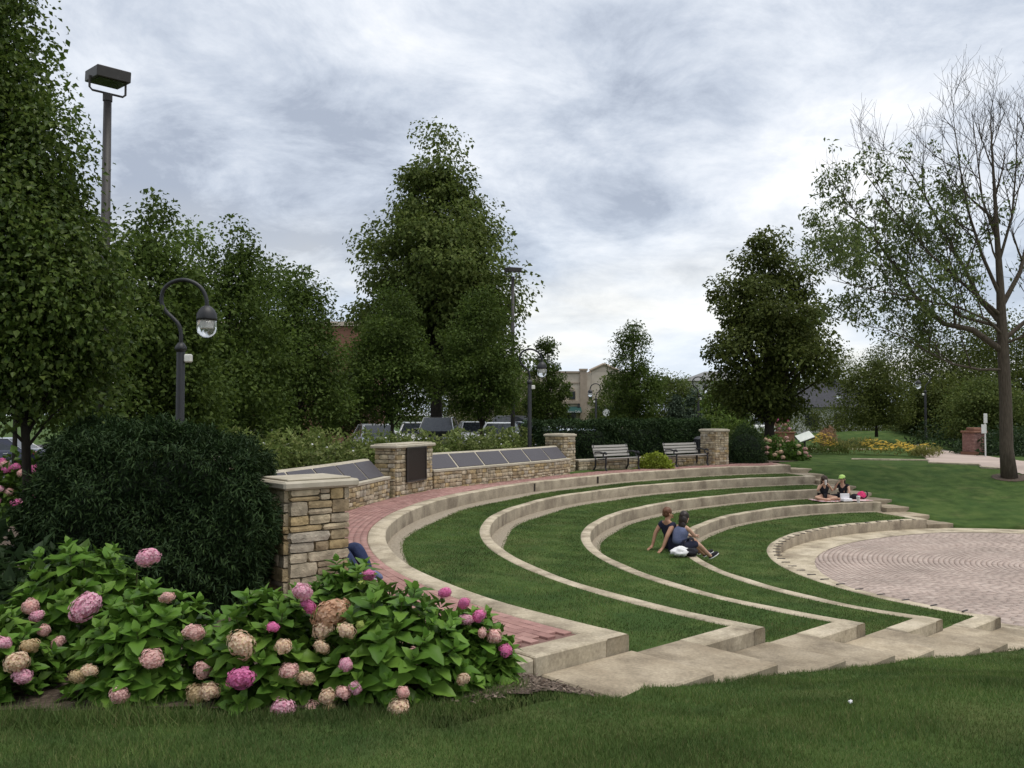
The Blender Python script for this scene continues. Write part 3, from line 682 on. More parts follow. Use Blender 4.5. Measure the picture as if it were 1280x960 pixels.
# ---------------------------------------------------------------- benches
def bench(loc, rz, label, L=1.8):
    root = empty('park_bench', loc, rz, label, 'bench', 'slatted benches before the clipped hedge')
    for k in range(4): mb = MB(); mb.box((0, -.21+k*.125, .44-.012*k), (L, .09, .032), bev=.006); mb.build('seat_slat', MATS['wood_grey'], root)
    for k in range(4):
        mb = MB(); mb.box((0, .27+.035*k, .53+k*.105), (L, .03, .082), M=Matrix.Rotation(-.28, 3, 'X'), bev=.006); mb.build('back_slat', MATS['wood_grey'], root)
    for sx in (-1, 1):
        mb = MB(); x = sx*(L/2-.06)
        mb.tube([(x,-.30,0),(x,-.24,.12),(x,-.27,.30),(x,-.25,.42)], .034, 6)
        mb.tube([(x,.36,0),(x,.26,.14),(x,.25,.40),(x,.30,.55),(x,.41,.92)], .034, 6)
        mb.tube([(x,-.25,.42),(x,0,.39),(x,.25,.40)], .02, 6)
        mb.build('end_frame', MATS['black_metal'], root)
        mb = MB(); pts = [(x,-.26,.42)]+[(x, -.22+.09*math.cos(t), .56+.09*math.sin(t)) for t in np.linspace(3.6, 9.0, 14)]+[(x,.05,.66),(x,.31,.64)]
        mb.tube(pts, .028, 6); mb.build('armrest', MATS['black_metal'], root)
    return root
BRZ = math.atan2(.63, .78)
bench((3.80,31.45,0), BRZ, 'grey slatted bench left of the lime-green shrub')
bench((6.78,33.75,0), BRZ, 'grey slatted bench right of the lime-green shrub, next to the farthest pier', 1.95)
def trash():
    p = Vector((7.72,35.62,0)); root = empty('trash_can', p, 0, 'dark slatted litter bin standing behind the farthest stone pier', 'trash can')
    for k in range(18):
        a = k*2*math.pi/18; mb = MB(); mb.box((.26*math.cos(a), .26*math.sin(a), .52), (.012, .06, .9), rz=a); mb.build('slat', MATS['trash_metal'], root)
    mb = MB(); mb.lathe([(.24,.02),(.24,.9)], 18); mb.build('liner', MATS['black_metal'], root)
    mb = MB(); mb.lathe([(.28,.95),(.29,1.0),(.2,1.08),(.12,1.1)], 18); mb.build('lid', MATS['trash_metal'], root)
trash()

# ---------------------------------------------------------------- foliage
def leaves(c, a, nrm, L, Wd, fold=.25, droop=.15):
    """leaf-shaped faces: centre-base c, axis a, face normal nrm, lengths and widths per leaf"""
    a = norm(a); s = norm(np.cross(a, nrm)); nrm = np.cross(s, a); L = np.asarray(L)[:,None]; Wd = np.asarray(Wd)[:,None]
    mid = c+a*L*.45
    v0 = c; v1 = mid+s*Wd*.5+nrm*Wd*fold; v2 = c+a*L-nrm*L*droop; v3 = mid-s*Wd*.5+nrm*Wd*fold
    n = len(c); V = np.stack([v0, v1, v2, v3], 1).reshape(-1,3); b = np.arange(n)*4
    return V, np.concatenate([np.stack([b, b+1, b+2], 1), np.stack([b, b+2, b+3], 1)])
def leafcloud(name, c, out, size, m, parent, rng, kind=None, up=.6, down=.25, aspect=.55, jit=.35):
    n = len(c); a = out*.7+rng.normal(size=(n,3))*.6; a[:,2] -= down
    nr = rng.normal(size=(n,3))*.42; nr[:,2] += up+.15; nr += out*.5
    L = size*(1+jit*rng.normal(size=n)).clip(.5, 1.7)
    V, T = leaves(c, a, nr, L, L*aspect)
    o = link(name, np_mesh(name, V, tris=T), m, parent)
    if kind: o['kind'] = kind
    return o
def envelope(env, t): t = np.asarray(t); e = np.array(env); return np.interp(t, e[:,0], e[:,1])
def tree(name, label, base, H, env, trunk_r, nclump, per, leaf, m, cb=.15, seed=0, cr=.45, group=None, cat='tree', lean=(0,0), limbs=40, bark='bark_dark', lobe=.22, shell=.45, flat=.65, down=.25, sub=0):
    rng = np.random.default_rng(seed); base = Vector(base)
    root = empty(name, base, 0, label, cat, group)
    z0 = H*cb; t = rng.random(nclump*4); w = envelope(env, t)**1.3; w /= w.sum(); t = rng.choice(t, nclump, p=w); t = np.clip(t+rng.normal(size=nclump)*.02, 0, 1)
    R = envelope(env, t); ang = rng.random(nclump)*2*math.pi
    ph = rng.random(4)*6.28
    R = R*(1+lobe*(np.sin(2*ang+ph[0]+t*5)*.5+np.sin(5*ang+ph[1]+9*t)*.35+np.sin(t*21+ph[2]+ang)*.5))
    rr = R*(shell+(1-shell)*np.sqrt(rng.random(nclump)))
    sp = rng.random(nclump) < .2; rr = np.where(sp, R*rng.random(nclump), rr)
    C = np.stack([np.cos(ang)*rr+lean[0]*t, np.sin(ang)*rr+lean[1]*t, z0+(H-z0)*t], 1)
    # trunk and limbs
    mb = MB(); top = H*.93
    pts = [(lean[0]*k*k*.9+.03*H*.1*math.sin(k*5+seed), lean[1]*k*k, top*k) for k in np.linspace(0, 1, 9)]
    mb.tube(pts, [trunk_r*(1.25 if k == 0 else 1)*(1-.9*k) for k in np.linspace(0, 1, 9)], 9)
    mb.build('trunk', MATS[bark], root, smooth=True)
    mb = MB(); idx = rng.choice(nclump, min(limbs, nclump), replace=False)
    for i in idx:
        e = Vector(C[i]); zz = max(z0*.75, e.z-.75*math.hypot(e.x, e.y)-.03*H); k = zz/top
        s = Vector((lean[0]*k*k*.9, lean[1]*k*k, zz)); md = (s+e)/2+Vector((0,0,.08*(e-s).length)); r0 = trunk_r*(1-.85*k)*.42
        mb.tube([s, s*.5+md*.5, md, e*.6+md*.4, e], [r0, r0*.8, r0*.6, r0*.4, r0*.15], 5, cap=False)
    mb.build('limbs', MATS[bark], root, smooth=True)
    per = int(per*2.0); n = nclump*per; ci = np.repeat(np.arange(nclump), per)
    sz = cr*(.45+.75*rng.random(nclump))[ci]
    g = rng.normal(size=(n,3)); g = g/np.maximum(1, np.linalg.norm(g, axis=1, keepdims=True)/1.9)
    c = C[ci]+g*sz[:,None]*np.array([1,1,flat]); c[:,2] = np.where(c[:,2] < z0*.82, z0*.82+rng.random(n)*.25, c[:,2])
    out = norm(g*.6+norm(C[ci]*np.array([1,1,.0])+1e-6)*.6)
    leafcloud('crown', c, out, leaf*.98, m, root, rng, down=down, aspect=.68)
    return root
def shrub(name, label, base, rx, ry, H, n, leaf, m, seed=0, group=None, cat='shrub', rz=0, lump=.25, box=False, up=.5, aspect=.55, stems=6, core=True, zmin=.03):
    """bushy mound (or clipped block) of leaf faces over a few stems"""
    rng = np.random.default_rng(seed); root = empty(name, base, rz, label, cat, group)
    d = norm(rng.normal(size=(n,3))); d[:,2] = np.abs(d[:,2])
    if box:
        p = rng.random((n,3))*2-1; f = rng.integers(0, 5, n); q = p.copy()
        for k, (ax, v) in enumerate(((0,1),(0,-1),(1,1),(1,-1),(2,1))): q[f == k, ax] = v
        q *= (1-.16*rng.random(n)**2)[:,None]; d = norm(np.stack([np.where(f < 2, q[:,0], 0), np.where((f == 2)|(f == 3), q[:,1], 0), np.where(f == 4, 1, 0)], 1)+.001)
        w = (.11 if rx/ry < 1.3 else .06)*np.sin(q[:,0]*rx*3+seed)*np.sin(q[:,2]*4+q[:,1]*3)+.04*np.sin(q[:,0]*rx*9)*np.sin(q[:,1]*ry*8+q[:,2]*9)+(.07*np.sin(q[:,0]*rx*17+q[:,2]*6)*np.sin(q[:,1]*ry*15+q[:,2]*13+seed) if rx/ry < 1.3 else 0)
        if rx/ry < 1.3:                    # a loosely clipped bush: rounded shoulders, one side lower
            q2 = q*np.array([1,1,.5])+np.array([0,0,.5]); rr_ = np.maximum(0, np.maximum(np.abs(q[:,0]), np.abs(q[:,1]))-.45)/.55*np.maximum(0, q2[:,2]-.5)/.5; q = q*(1-.12*rr_[:,None]*np.array([1,1,0])); q[:,2] -= .10*rr_+.22*np.clip((q[:,0]-.1)/.9, 0, 1)*(q2[:,2])
        c = np.stack([q[:,0]*rx, q[:,1]*ry, (q[:,2]*.5+.5)*H], 1)+d*w[:,None]+rng.normal(size=(n,3))*.02
    else:
        k = rng.random(6)*6.28; az = np.arctan2(d[:,1], d[:,0])
        l = 1+lump*(np.sin(3*az+k[0]+4*d[:,2])*.4+np.sin(7*az+k[1]-6*d[:,2])*.35+np.sin(11*d[:,2]+k[2]+2*az)*.35)
        rad = l*(1-.45*rng.random(n)**2)
        rad = np.minimum(rad, 1.12); c = np.stack([d[:,0]*rx*rad, d[:,1]*ry*rad, np.maximum(zmin, d[:,2]*H*rad+.0)], 1)
        low = rng.random(n) < .3; c[low,2] *= rng.random(low.sum())
    leafcloud('foliage', c, d, leaf, m, root, rng, up=up, aspect=aspect)
    if box:
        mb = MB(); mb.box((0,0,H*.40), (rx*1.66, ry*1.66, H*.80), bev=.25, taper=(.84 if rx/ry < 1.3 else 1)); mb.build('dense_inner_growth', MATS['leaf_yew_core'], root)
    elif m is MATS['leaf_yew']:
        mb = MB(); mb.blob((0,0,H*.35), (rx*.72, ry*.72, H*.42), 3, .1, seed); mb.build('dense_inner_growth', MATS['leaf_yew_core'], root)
    mb = MB()
    for k in range(stems):
        a = rng.random()*6.28; q = .55*rng.random()
        mb.tube([(math.cos(a)*rx*q*.2, math.sin(a)*ry*q*.2, 0), (math.cos(a)*rx*q*.6, math.sin(a)*ry*q*.6, H*.4), (math.cos(a)*rx*q, math.sin(a)*ry*q, H*.75)], [.015,.011,.005], 5)
    mb.build('stems', MATS['bark_dark'], root)
    return root
PEAR = [(0,.35),(.12,.78),(.3,1.0),(.5,.9),(.7,.62),(.85,.36),(1,.06)]
def px_tree(px, top, D, wpx, label, gz=0, seed=0, m='leaf_pear', nclump=150, per=60, leaf=.085, cr=None, env=PEAR, cb=.14, group='pear trees along the parking lot', name='pear_tree', tr=.09, **kw):
    b = atd(px, 518, D); H = atd(px, top, D).z-gz; hw = wpx/2/FPX*D
    return tree(name, label, (b.x, D, gz), H, [(t, r*hw) for t, r in env], tr, nclump, per, leaf, MATS[m], cb=cb, seed=seed, cr=cr or hw*.24, group=group, **kw)
# near pear tree at the left edge
tree('pear_tree', 'big dark pear tree filling the left edge of the view, nearest of all', (-5.35,9.7,0), 7.3, [(0,.6),(.08,.95),(.2,1.0),(.4,.85),(.55,.62),(.7,.48),(.85,.36),(1,.12)], .06, 340, 118, .060, MATS['leaf_pear_near'], cb=.30, seed=3, cr=.30, limbs=90, group='pear trees along the parking lot', lobe=.25, down=.45, shell=.4, flat=.8, lean=(-.85,0))
px_tree(185, 240, 17.5, 165, 'tall pear tree behind the gooseneck lamp, under the floodlight', seed=5, nclump=230, per=70, leaf=.09)
px_tree(285, 275, 22, 150, 'pear tree just right of the near gooseneck lamp', seed=6, nclump=210, per=65, leaf=.095)
px_tree(372, 340, 27, 125, 'dark pear tree left of the tall maple, beside the brick building corner', seed=7, nclump=190, per=60, leaf=.10)
px_tree(490, 352, 36, 98, 'dark pear tree directly above the plaque pier, left foot of the tall maple', seed=8, nclump=190, per=60, leaf=.11, cb=.25)
px_tree(602, 358, 38, 98, 'dark pear tree at the right foot of the tall maple', seed=9, nclump=190, per=60, leaf=.11, cb=.25)
px_tree(684, 413, 52, 46, 'slim pear tree left of the beige building', seed=10, nclump=100, per=50, leaf=.13, tr=.1)
px_tree(790, 403, 56, 66, 'pointed pear tree right of the beige building', seed=12, nclump=150, per=55, leaf=.13, tr=.11)
px_tree(235, 285, 31, 150, 'yellow-green tree showing between the dark pear trees at left', seed=13, nclump=120, per=55, leaf=.12, m='leaf_bright', group='background trees', name='green_tree', cb=.2)
px_tree(335, 300, 34, 120, 'lighter round tree behind the pear tree right of the lamp', seed=14, nclump=120, per=55, leaf=.13, m='leaf_pear', group='background trees', name='green_tree', cb=.2)
px_tree(110, 300, 24, 130, 'dark tree between the near pear and the lamp', seed=15, nclump=120, per=60, leaf=.1, m='leaf_pear', group='background trees', name='green_tree')
# tall maple
b = atd(545, 518, 47)
tree('maple_tree', 'very tall broad maple towering over the parking lot', (b.x, 47, .1), 17.5, [(0,3.1),(.2,3.7),(.4,4.0),(.52,3.7),(.62,3.0),(.72,2.2),(.82,1.5),(.91,.85),(.97,.35),(1,.08)], .36, 280, 120, .20, MATS['leaf_maple'], cb=.22, seed=21, cr=.78, limbs=150, lobe=.42, shell=.3, group='large park trees', flat=.55, down=.5)
b = atd(962, 518, 45)
tree('linden_tree', 'large dark rounded tree standing right of the farthest pier', (b.x, 45, 0), 11.4, [(0,1.3),(.1,2.3),(.25,2.85),(.45,2.75),(.62,2.45),(.78,1.8),(.9,1.1),(1,.35)], .27, 190, 105, .17, MATS['leaf_linden'], cb=.17, seed=22, cr=.60, limbs=120, lobe=.45, shell=.3, group='large park trees', flat=.6, down=.45)
# background trees
BACK = [(432,440,48,75,'leaf_linden','dark tree filling the gap before the brick wall'), (20,330,30,150,'leaf_pear','dark tree behind the near pear at the left edge'), (95,345,33,120,'leaf_pear','dark tree behind the young trunk at left'), (430,452,85,110,'leaf_linden','far tree seen low between the pear trees beyond the cars'), (520,446,88,110,'leaf_linden','far tree behind the trunk of the tall maple'), (600,450,86,110,'leaf_linden','far tree behind the cars right of the maple trunk'), (660,455,90,80,'leaf_linden','far tree behind the second gooseneck lamp'), (838,462,72,60,'leaf_far','leafy tree behind the right end of the clipped hedge'), (905,478,62,75,'leaf_bright','light green rounded tree just left of the large dark tree'),
  (770,470,88,60,'leaf_far','far tree peeping out behind the pointed pear'),
  (1045,442,92,90,'leaf_far','distant tree above the dark shingled roof'), (1095,452,54,78,'leaf_linden','small dark tree standing in the flower bed on the mound'),
  (1140,400,70,120,'leaf_linden','tall background tree left of the park lamp on the mound'), (1205,378,66,120,'leaf_linden','tall background tree between park lamp and half-bare tree'),
  (1272,395,60,130,'leaf_linden','background tree right behind the half-bare tree'), (1175,470,58,80,'leaf_linden','dark low tree at the end of the brick path'), (1335,380,64,140,'leaf_linden','background tree at the right edge of the view'),
  (1010,470,100,60,'leaf_bright','yellowish tree behind the dark shingled roof'), 
  (1235,475,48,90,'leaf_far','light-leaved small tree behind the brick gate pier')]
for k, (px, top, D, w, m, lab) in enumerate(BACK):
    px_tree(px, top, D, w, lab, seed=40+k, m=m, nclump=150 if px > 1120 else 105, per=60, leaf=.16 if D > 56 else .13, group='background trees', name='background_tree', cb=.1 if D > 56 else (.34 if px < 120 else .2), env=[(0,.7),(.15,.95),(.4,1),(.65,.85),(.85,.5),(1,.12)], cr=w/2/FPX*D*.26, gz=.6 if px == 1095 else 0)
for k, (px, top, D, w) in enumerate([(868,483,60,36), (845,492,58,28), (925,500,66,26)]):
    px_tree(px, top, D, w, ['blue-green spruce with tiered branches behind the clipped hedge', 'smaller blue-green spruce left of the larger one', 'little spruce below the large dark tree'][k], seed=70+k, m='leaf_spruce', nclump=90, per=40, leaf=.13, group='spruces', name='spruce_tree', cb=.05, env=[(0,1),(.3,.75),(.6,.45),(1,.05)], cr=.22)
# half-bare ash tree at the right
def ash_tree():
    D0 = 32.0; base = atz(1262, 597, -.33); D0 = base.y
    root = empty('ash_tree', base, 0, 'half-bare tree with dead upper twigs and sparse leaves, at the right', 'tree', 'large park trees')
    rng = random.Random(9); lv = []; mb_t = MB(); mb_l = MB(); mb_s = MB()
    def P(px, py, dd=0): v = atd(px, py, D0+dd); return v-base
    trunk = [Vector((0,0,-.1)), P(1258,560), P(1257,500), P(1254,440), P(1252,400), P(1250,350), P(1246,290), P(1243,235), P(1240,190), P(1238,150)]
    tr = [.30,.235,.215,.20,.175,.13,.09,.06,.035,.012]
    mb_t.tube(trunk, tr, 10)
    def twigs(pts, rads, lvl, leafy):
        n = len(pts)
        nb = {0: 8, 1: 6, 2: 3}[lvl]
        for k in range(nb):
            f = .22+.78*(k+rng.random())/nb; i = min(n-2, int(f*(n-1))); g = f*(n-1)-i
            s = pts[i].lerp(pts[i+1], g); r = rads[i]*(1-g)+rads[i+1]*g; d = (pts[i+1]-pts[i]).normalized()
            side = Vector((rng.uniform(-1,1), rng.uniform(-1,1), rng.uniform(-.3,.9))); side = (side-d*side.dot(d)).normalized()
            ln = {0: 2.5, 1: 1.5, 2: .75}[lvl]*rng.uniform(.6,1.15)*(1.15-.45*f)
            a = rng.uniform(.5,.95); v = (d*math.cos(a)+side*math.sin(a)); v.z += .12; v.normalize()
            q = [s]; st = 4
            for j in range(st): v = (v+Vector((rng.uniform(-.18,.18), rng.uniform(-.18,.18), rng.uniform(-.05,.2)))).normalized(); q.append(q[-1]+v*ln/st)
            r0 = min(r*.6, {0: .042, 1: .016, 2: .008}[lvl]); rr = [r0*(1-.8*j/st)+.003 for j in range(st+1)]
            (mb_l if lvl == 0 else mb_s).tube(q, rr, 5 if lvl == 0 else 3, cap=False)
            if lvl < 2: twigs(q, rr, lvl+1, leafy)
            e = q[-1]+base
            if lvl >= 1:
                # the crown is alive at the lower left and dead at the top and right
                px = 640+FPX*e.x/e.y; py = 518-FPX*(e.z-2)/e.y
                alive = (1.25-(px-1020)/230)*min(1, max(0, (py-165)/110))
                if rng.random() < alive*(1.0 if leafy else .6):
                    for j in range(rng.randint(3, 6)): lv.append(q[rng.randint(2, st)]+Vector((rng.gauss(0,.14), rng.gauss(0,.14), rng.gauss(0,.12))))
    LIMBS = [([(1255,440),(1215,412),(1180,405),(1150,380),(1120,335),(1085,285),(1050,262)], -.5, .13), ([(1256,462),(1225,462),(1190,455),(1160,440),(1125,420),(1095,405)], -1.2, .055),
      ([(1252,405),(1225,375),(1205,335),(1178,285),(1150,235),(1125,195)], 1.0, .10), ([(1250,370),(1228,320),(1212,270),(1200,210),(1192,150)], -1.0, .075), ([(1246,300),(1228,250),(1222,200),(1215,140)], .8, .05),
      ([(1251,385),(1275,340),(1290,280),(1298,220),(1302,150)], .6, .10), ([(1248,330),(1265,270),(1270,210),(1272,140)], -.9, .06), ([(1254,425),(1290,395),(1330,370),(1370,330)], .3, .10), ([(1254,410),(1200,395),(1150,345),(1100,320),(1045,300)], 2.2, .07),
      ([(1252,395),(1210,360),(1165,320),(1110,255),(1080,215)], -2.4, .07), ([(1254,420),(1235,400),(1200,385),(1140,372),(1080,360),(1040,350)], -2.8, .06), ([(1254,430),(1280,420),(1310,420),(1350,410)], -1.5, .06)]
    for pp, dd, r in LIMBS:
        q = [P(x, y, dd*k/(len(pp)-1)) for k, (x, y) in enumerate(pp)]; rr = [r*(1-.85*k/(len(q)-1)) for k in range(len(q))]
        mb_l.tube(q, rr, 7, cap=False); twigs(q, rr, 0, True)
    twigs(trunk[4:], tr[4:], 0, False)
    mb_t.build('trunk', MATS['bark'], root, smooth=True); mb_l.build('limbs', MATS['bark'], root, smooth=True); mb_s.build('twigs', MATS['bark_dark'], root)
    c = np.array([tuple(v) for v in lv]); g = np.random.default_rng(4); c = np.repeat(c, 4, 0)+g.normal(size=(len(c)*4,3))*.08
    leafcloud('leaves', c, norm(g.normal(size=c.shape)), .15, MATS['leaf_ash'], root, g, down=.4, aspect=.45)
    sheet('mulch_ring', [(base.x+.6*math.cos(t), base.y+.6*math.sin(t)) for t in np.linspace(0, 6.28, 20)], .08, .015, MATS['mulch'])
ash_tree()
# ---------------------------------------------------------------- hedges and shrubs
shrub('yew_bush', 'big dark clipped yew left of the nearest stone pier', (-3.80,9.5,.0), 1.1, 1.05, 1.84, 100000, .060, MATS['leaf_yew'], seed=1, box=True, cat='hedge', aspect=.22, rz=.25, group='yews')
shrub('yew_bush', 'lower dark yew in shade between the near yew and the young trunk', (-4.85,10.2,.0), .42, .7, 1.7, 30000, .056, MATS['leaf_yew'], seed=2, box=False, cat='hedge', aspect=.34, group='yews', lump=.12)
hd = Vector((7.95-3.0, 34.65-30.75, 0)).normalized(); hn = Vector((-hd.y, hd.x, 0))
for k, (s0, s1, lab) in enumerate([(-.7,3.0,'left third of the tall dark clipped hedge, behind the stone pier and left bench'), (3.0,6.2,'middle third of the tall dark clipped hedge, between the two benches'), (6.2,8.6,'right third of the tall dark clipped hedge, left of the farthest pier')]):
    c = Vector((2.4,30.95,0))+hd*((s0+s1)/2)+hn*1.75
    shrub('clipped_hedge', lab, c, (s1-s0)/2+.08, .6, 1.72, 20000, .10, MATS['leaf_yew'], seed=80+k, box=True, cat='hedge', aspect=.35, rz=math.atan2(hd.y, hd.x), group='clipped hedges')
c = Vector((9.75,36.3,0)); shrub('yew_bush', 'dark rounded yew right of the farthest stone pier', c, .85, .8, 1.55, 12000, .07, MATS['leaf_yew'], seed=86, cat='hedge', aspect=.35, group='yews', lump=.1)
p = Vector((5.32,32.35,0)); shrub('lime_shrub', 'bright lime-green mounded plant between the two benches', p, .62, .4, .56, 2600, .075, MATS['leaf_lime'], seed=90, lump=.12, aspect=.8)
ROSE = [(-6.9,16.6,1.1,1.4),(-6.0,18.8,1.1,1.5),(-5.4,20.9,1.0,1.5),(-5.0,23.0,1.05,1.45),(-4.0,24.9,.95,1.38),(-3.0,26.8,.95,1.36),(-1.7,28.2,.95,1.34),(-.6,30.0,1.0,1.38),(.3,32.0,.95,1.36),(-7.0,22.0,1.3,1.6)]
RL = ['leafy rose shrub behind the yew, farthest left of the shrub row', 'rose shrub right behind the pale hidden pier cap', 'arching rose shrub behind the left memorial panels', 'tall sprawling rose shrub left behind the plaque pier', 'rose shrub just right of the plaque pier', 'second rose shrub right of the plaque pier', 'rose shrub behind the middle of the long panel wall', 'yellowish rose shrub behind the right half of the panel wall', 'last rose shrub, before the pier by the left bench', 'rose shrub in the second row behind the arching one']
for k, (x, y, r, h) in enumerate(ROSE):
    s = shrub('rose_shrub', RL[k], (x, y, 0), r*1.15, r, h, 9000, .10, MATS['leaf_rose'], seed=100+k, lump=.4, group='rose shrubs behind the memorial walls')
    g = np.random.default_rng(k); mb = MB()
    for q in range(9):
        a = g.random()*6.28; el = .35+g.random()*.9; d = Vector((math.cos(a)*math.cos(el)*r*1.12, math.sin(a)*math.cos(el)*r, math.sin(el)*h*1.04)); mb.blob(d, (.035,.035,.025), 1)
    mb.build('white_roses', MATS['cloth_white'], s)
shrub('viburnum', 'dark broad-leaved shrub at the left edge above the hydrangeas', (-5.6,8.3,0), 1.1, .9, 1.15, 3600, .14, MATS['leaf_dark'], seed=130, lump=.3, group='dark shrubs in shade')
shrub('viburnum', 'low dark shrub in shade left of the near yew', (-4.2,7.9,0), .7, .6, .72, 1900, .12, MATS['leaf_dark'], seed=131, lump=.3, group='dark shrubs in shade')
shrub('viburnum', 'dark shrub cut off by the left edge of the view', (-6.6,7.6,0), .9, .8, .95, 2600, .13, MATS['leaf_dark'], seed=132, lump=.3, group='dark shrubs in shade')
for k, (px, py0, D, r, h, m, lab) in enumerate([(1020,515,62,3.2,1.9,'leaf_linden','dark rounded shrub under the shingled roof'), (1065,515,63,3.0,1.8,'leaf_linden','dark shrub right of the shrub under the roof'), (1120,515,68,4,2.2,'leaf_dark','dark shrub mass behind the mound'), (1190,520,52,2.6,1.6,'leaf_dark','low dark shrub behind the brick path bend'), (1245,520,44,2.2,1.3,'leaf_dark','low dark shrub beside the brick gate pier'), (1290,520,42,2.4,1.5,'leaf_dark','low dark shrub behind the half-bare trunk'), (820,520,60,3,1.4,'leaf_bright','light green shrub above the middle of the clipped hedge'), (905,520,50,2.6,2.3,'leaf_bright','light green shrub above the right end of the clipped hedge'), (935,524,47,1.8,1.3,'leaf_rose','pale flowering shrub left of the large dark tree trunk')]):
    b = atd(px, 518, D); shrub('shrub', lab, (b.x, D, float(lawn_h(b.x, D))), r, r*.6, h, 2600, .14, MATS[m], seed=140+k, lump=.3, group='background shrubs')
# flower beds on the right
def flowerbed(name, label, px0, px1, D, h, n, m_flower, seed, m_leaf='leaf_ornamental', size=.075, frac=.75, ry=.9, cat='flowers', group='flower beds beyond the bowl'):
    rng = np.random.default_rng(seed); a = atd(px0, 518, D); b = atd(px1, 518, D); cx = (a.x+b.x)/2; rx = abs(b.x-a.x)/2; gz = float(lawn_h(cx, D))
    root = empty(name, (cx, D, gz), 0, label, cat, group)
    m = int(n*1.6); x = (rng.random(m)*2-1)*rx; y = (rng.random(m)*2-1)*ry; H = h*(.75+.3*np.sin(x*2+seed)*np.sin(y*3))
    z = H*rng.random(m)**.6; c = np.stack([x, y, z], 1); up = np.tile([0,0,1.0], (m,1))+rng.normal(size=(m,3))*.4
    leafcloud('foliage', c, norm(up), .13, MATS[m_leaf], root, rng, down=-.5, aspect=.35)
    if m_flower:
        x = (rng.random(n)*2-1)*rx*.97; y = (rng.random(n)*2-1)*ry; H = h*(.75+.3*np.sin(x*2+seed)*np.sin(y*3)); z = H*(frac+(1.12-frac)*rng.random(n)); c = np.stack([x, y, z], 1)
        k = 6; cc = np.repeat(c, k, 0); ang = np.tile(np.arange(k)*2*math.pi/k, n)+np.repeat(rng.random(n)*6, k); ax = np.stack([np.cos(ang), np.sin(ang), np.full(n*k, -.1)], 1); nr = np.tile([0,-.35,1.0], (n*k,1))
        V, T = leaves(cc, ax, nr, np.full(n*k, size), np.full(n*k, size*.5), .05, .1); link('blossoms', np_mesh('blossoms', V, tris=T), MATS[m_flower], root)
    return root
flowerbed('coneflowers', 'patch of yellow flowers beside the slanted white sign', 1015, 1045, 45, .95, 150, 'petal_yellow', 1, ry=.7)
flowerbed('coneflowers', 'long patch of yellow flowers in front of the small dark tree', 1082, 1125, 42.5, .72, 200, 'petal_yellow', 2)
flowerbed('coneflowers', 'right end of the yellow flower bed, by the brick path', 1125, 1158, 41.5, .68, 130, 'petal_yellow', 3)
flowerbed('ornamental_grass', 'greenish grasses between the two yellow flower patches', 1042, 1085, 44, .85, 500, None, 4, cat='plants')
flowerbed('ornamental_grass', 'dry reddish grasses at the corner of the flower bed', 1140, 1172, 40.5, .5, 500, None, 5, cat='plants', ry=.6)
flowerbed('ornamental_grass', 'low green edging plants under the slanted sign', 1005, 1060, 43.2, .45, 400, None, 6, m_leaf='leaf_far', cat='plants', ry=.4)
pl = flowerbed('plume_grass', 'tan feathery plume grass behind the yellow flowers', 1026, 1044, 47, 1.35, 900, None, 7, m_leaf='leaf_ornamental', cat='plants', ry=.4)
pl.children[0].data.materials.clear(); pl.children[0].data.materials.append(MATS['plume'])

# ---------------------------------------------------------------- hydrangeas
def hyd_leaf(k):
    """ovate, toothed leaf with a sunk midrib, unit length along +X, normal +Z"""
    n = 7; V = []; Q = []; T = []
    xs = np.linspace(0, 1, n); half = .33*np.sin(np.pi*np.clip(xs, 0, 1)**.82)**.8; half[0] = .015; half[-1] = .004
    dro = (.10, .22, .34)[k]; R = random.Random(k)
    for i, x in enumerate(xs):
        z = -dro*x*x+.06*x; tooth = .025*(1 if i % 2 else -1)*(0 < i < n-1)
        for s in (-1, -.5, 0, .5, 1):
            w = half[i]+(tooth if abs(s) == 1 else 0); V.append((x-(.05*abs(s) if 0 < i < n-1 else 0), s*w, z+abs(s)*w*.38-.05*max(0, abs(s)-.5)*w*4*(k > 0)+.012*math.sin(i*2.2+k)*abs(s)))
    for i in range(n-1):
        for j in range(4): a = i*5+j; Q.append((a, a+5, a+6, a+1))
    me = np_mesh('leaf', V, quads=Q, smooth=True); me.materials.append(MATS['hydrangea_leaf']); return me
HL = [hyd_leaf(k) for k in range(3)]
def flower_head(kind, seed):
    rng = np.random.default_rng(seed); n = 230; i = np.arange(n)+.5; ph = np.arccos(1-2*i/n*.92); th = np.pi*(1+5**.5)*i
    d = np.stack([np.cos(th)*np.sin(ph), np.sin(th)*np.sin(ph), np.cos(ph)], 1)+rng.normal(size=(n,3))*.07; d = norm(d)
    rad = .82+.2*rng.random(n)+.14*np.sin(5*d[:,0]+seed)*np.sin(4*d[:,1]+2*d[:,2]+seed); c = d*rad[:,None]*np.array([1,1,.86])
    s = norm(np.cross(d, rng.normal(size=(n,3)))); t = np.cross(d, s); k = 4
    cc = np.repeat(c, k, 0); dd = np.repeat(d, k, 0); a = np.tile(np.arange(k)*np.pi/2, n); ax = np.repeat(s, k, 0)*np.cos(a)[:,None]+np.repeat(t, k, 0)*np.sin(a)[:,None]
    sz = np.repeat(.13+.07*rng.random(n), k); V, T = leaves(cc, ax+dd*.25, dd, sz, sz*.95, .12, .1)
    mb = MB(); mb.blob((0,0,0), (.80,.80,.68), 2, .1, seed); me0 = mb.mesh('x'); v0 = np.array([v.co[:] for v in me0.vertices]); t0 = np.array([p.vertices[:] for p in me0.polygons]); bpy.data.meshes.remove(me0)
    me = np_mesh('flower_head', np.concatenate([V, v0]), tris=np.concatenate([T, t0+len(V)])); me.materials.append(MATS['petal_'+kind]); return me
HEADS = {k: [flower_head(k, 10*q+len(k)) for q in range(2)] for k in PINKS}
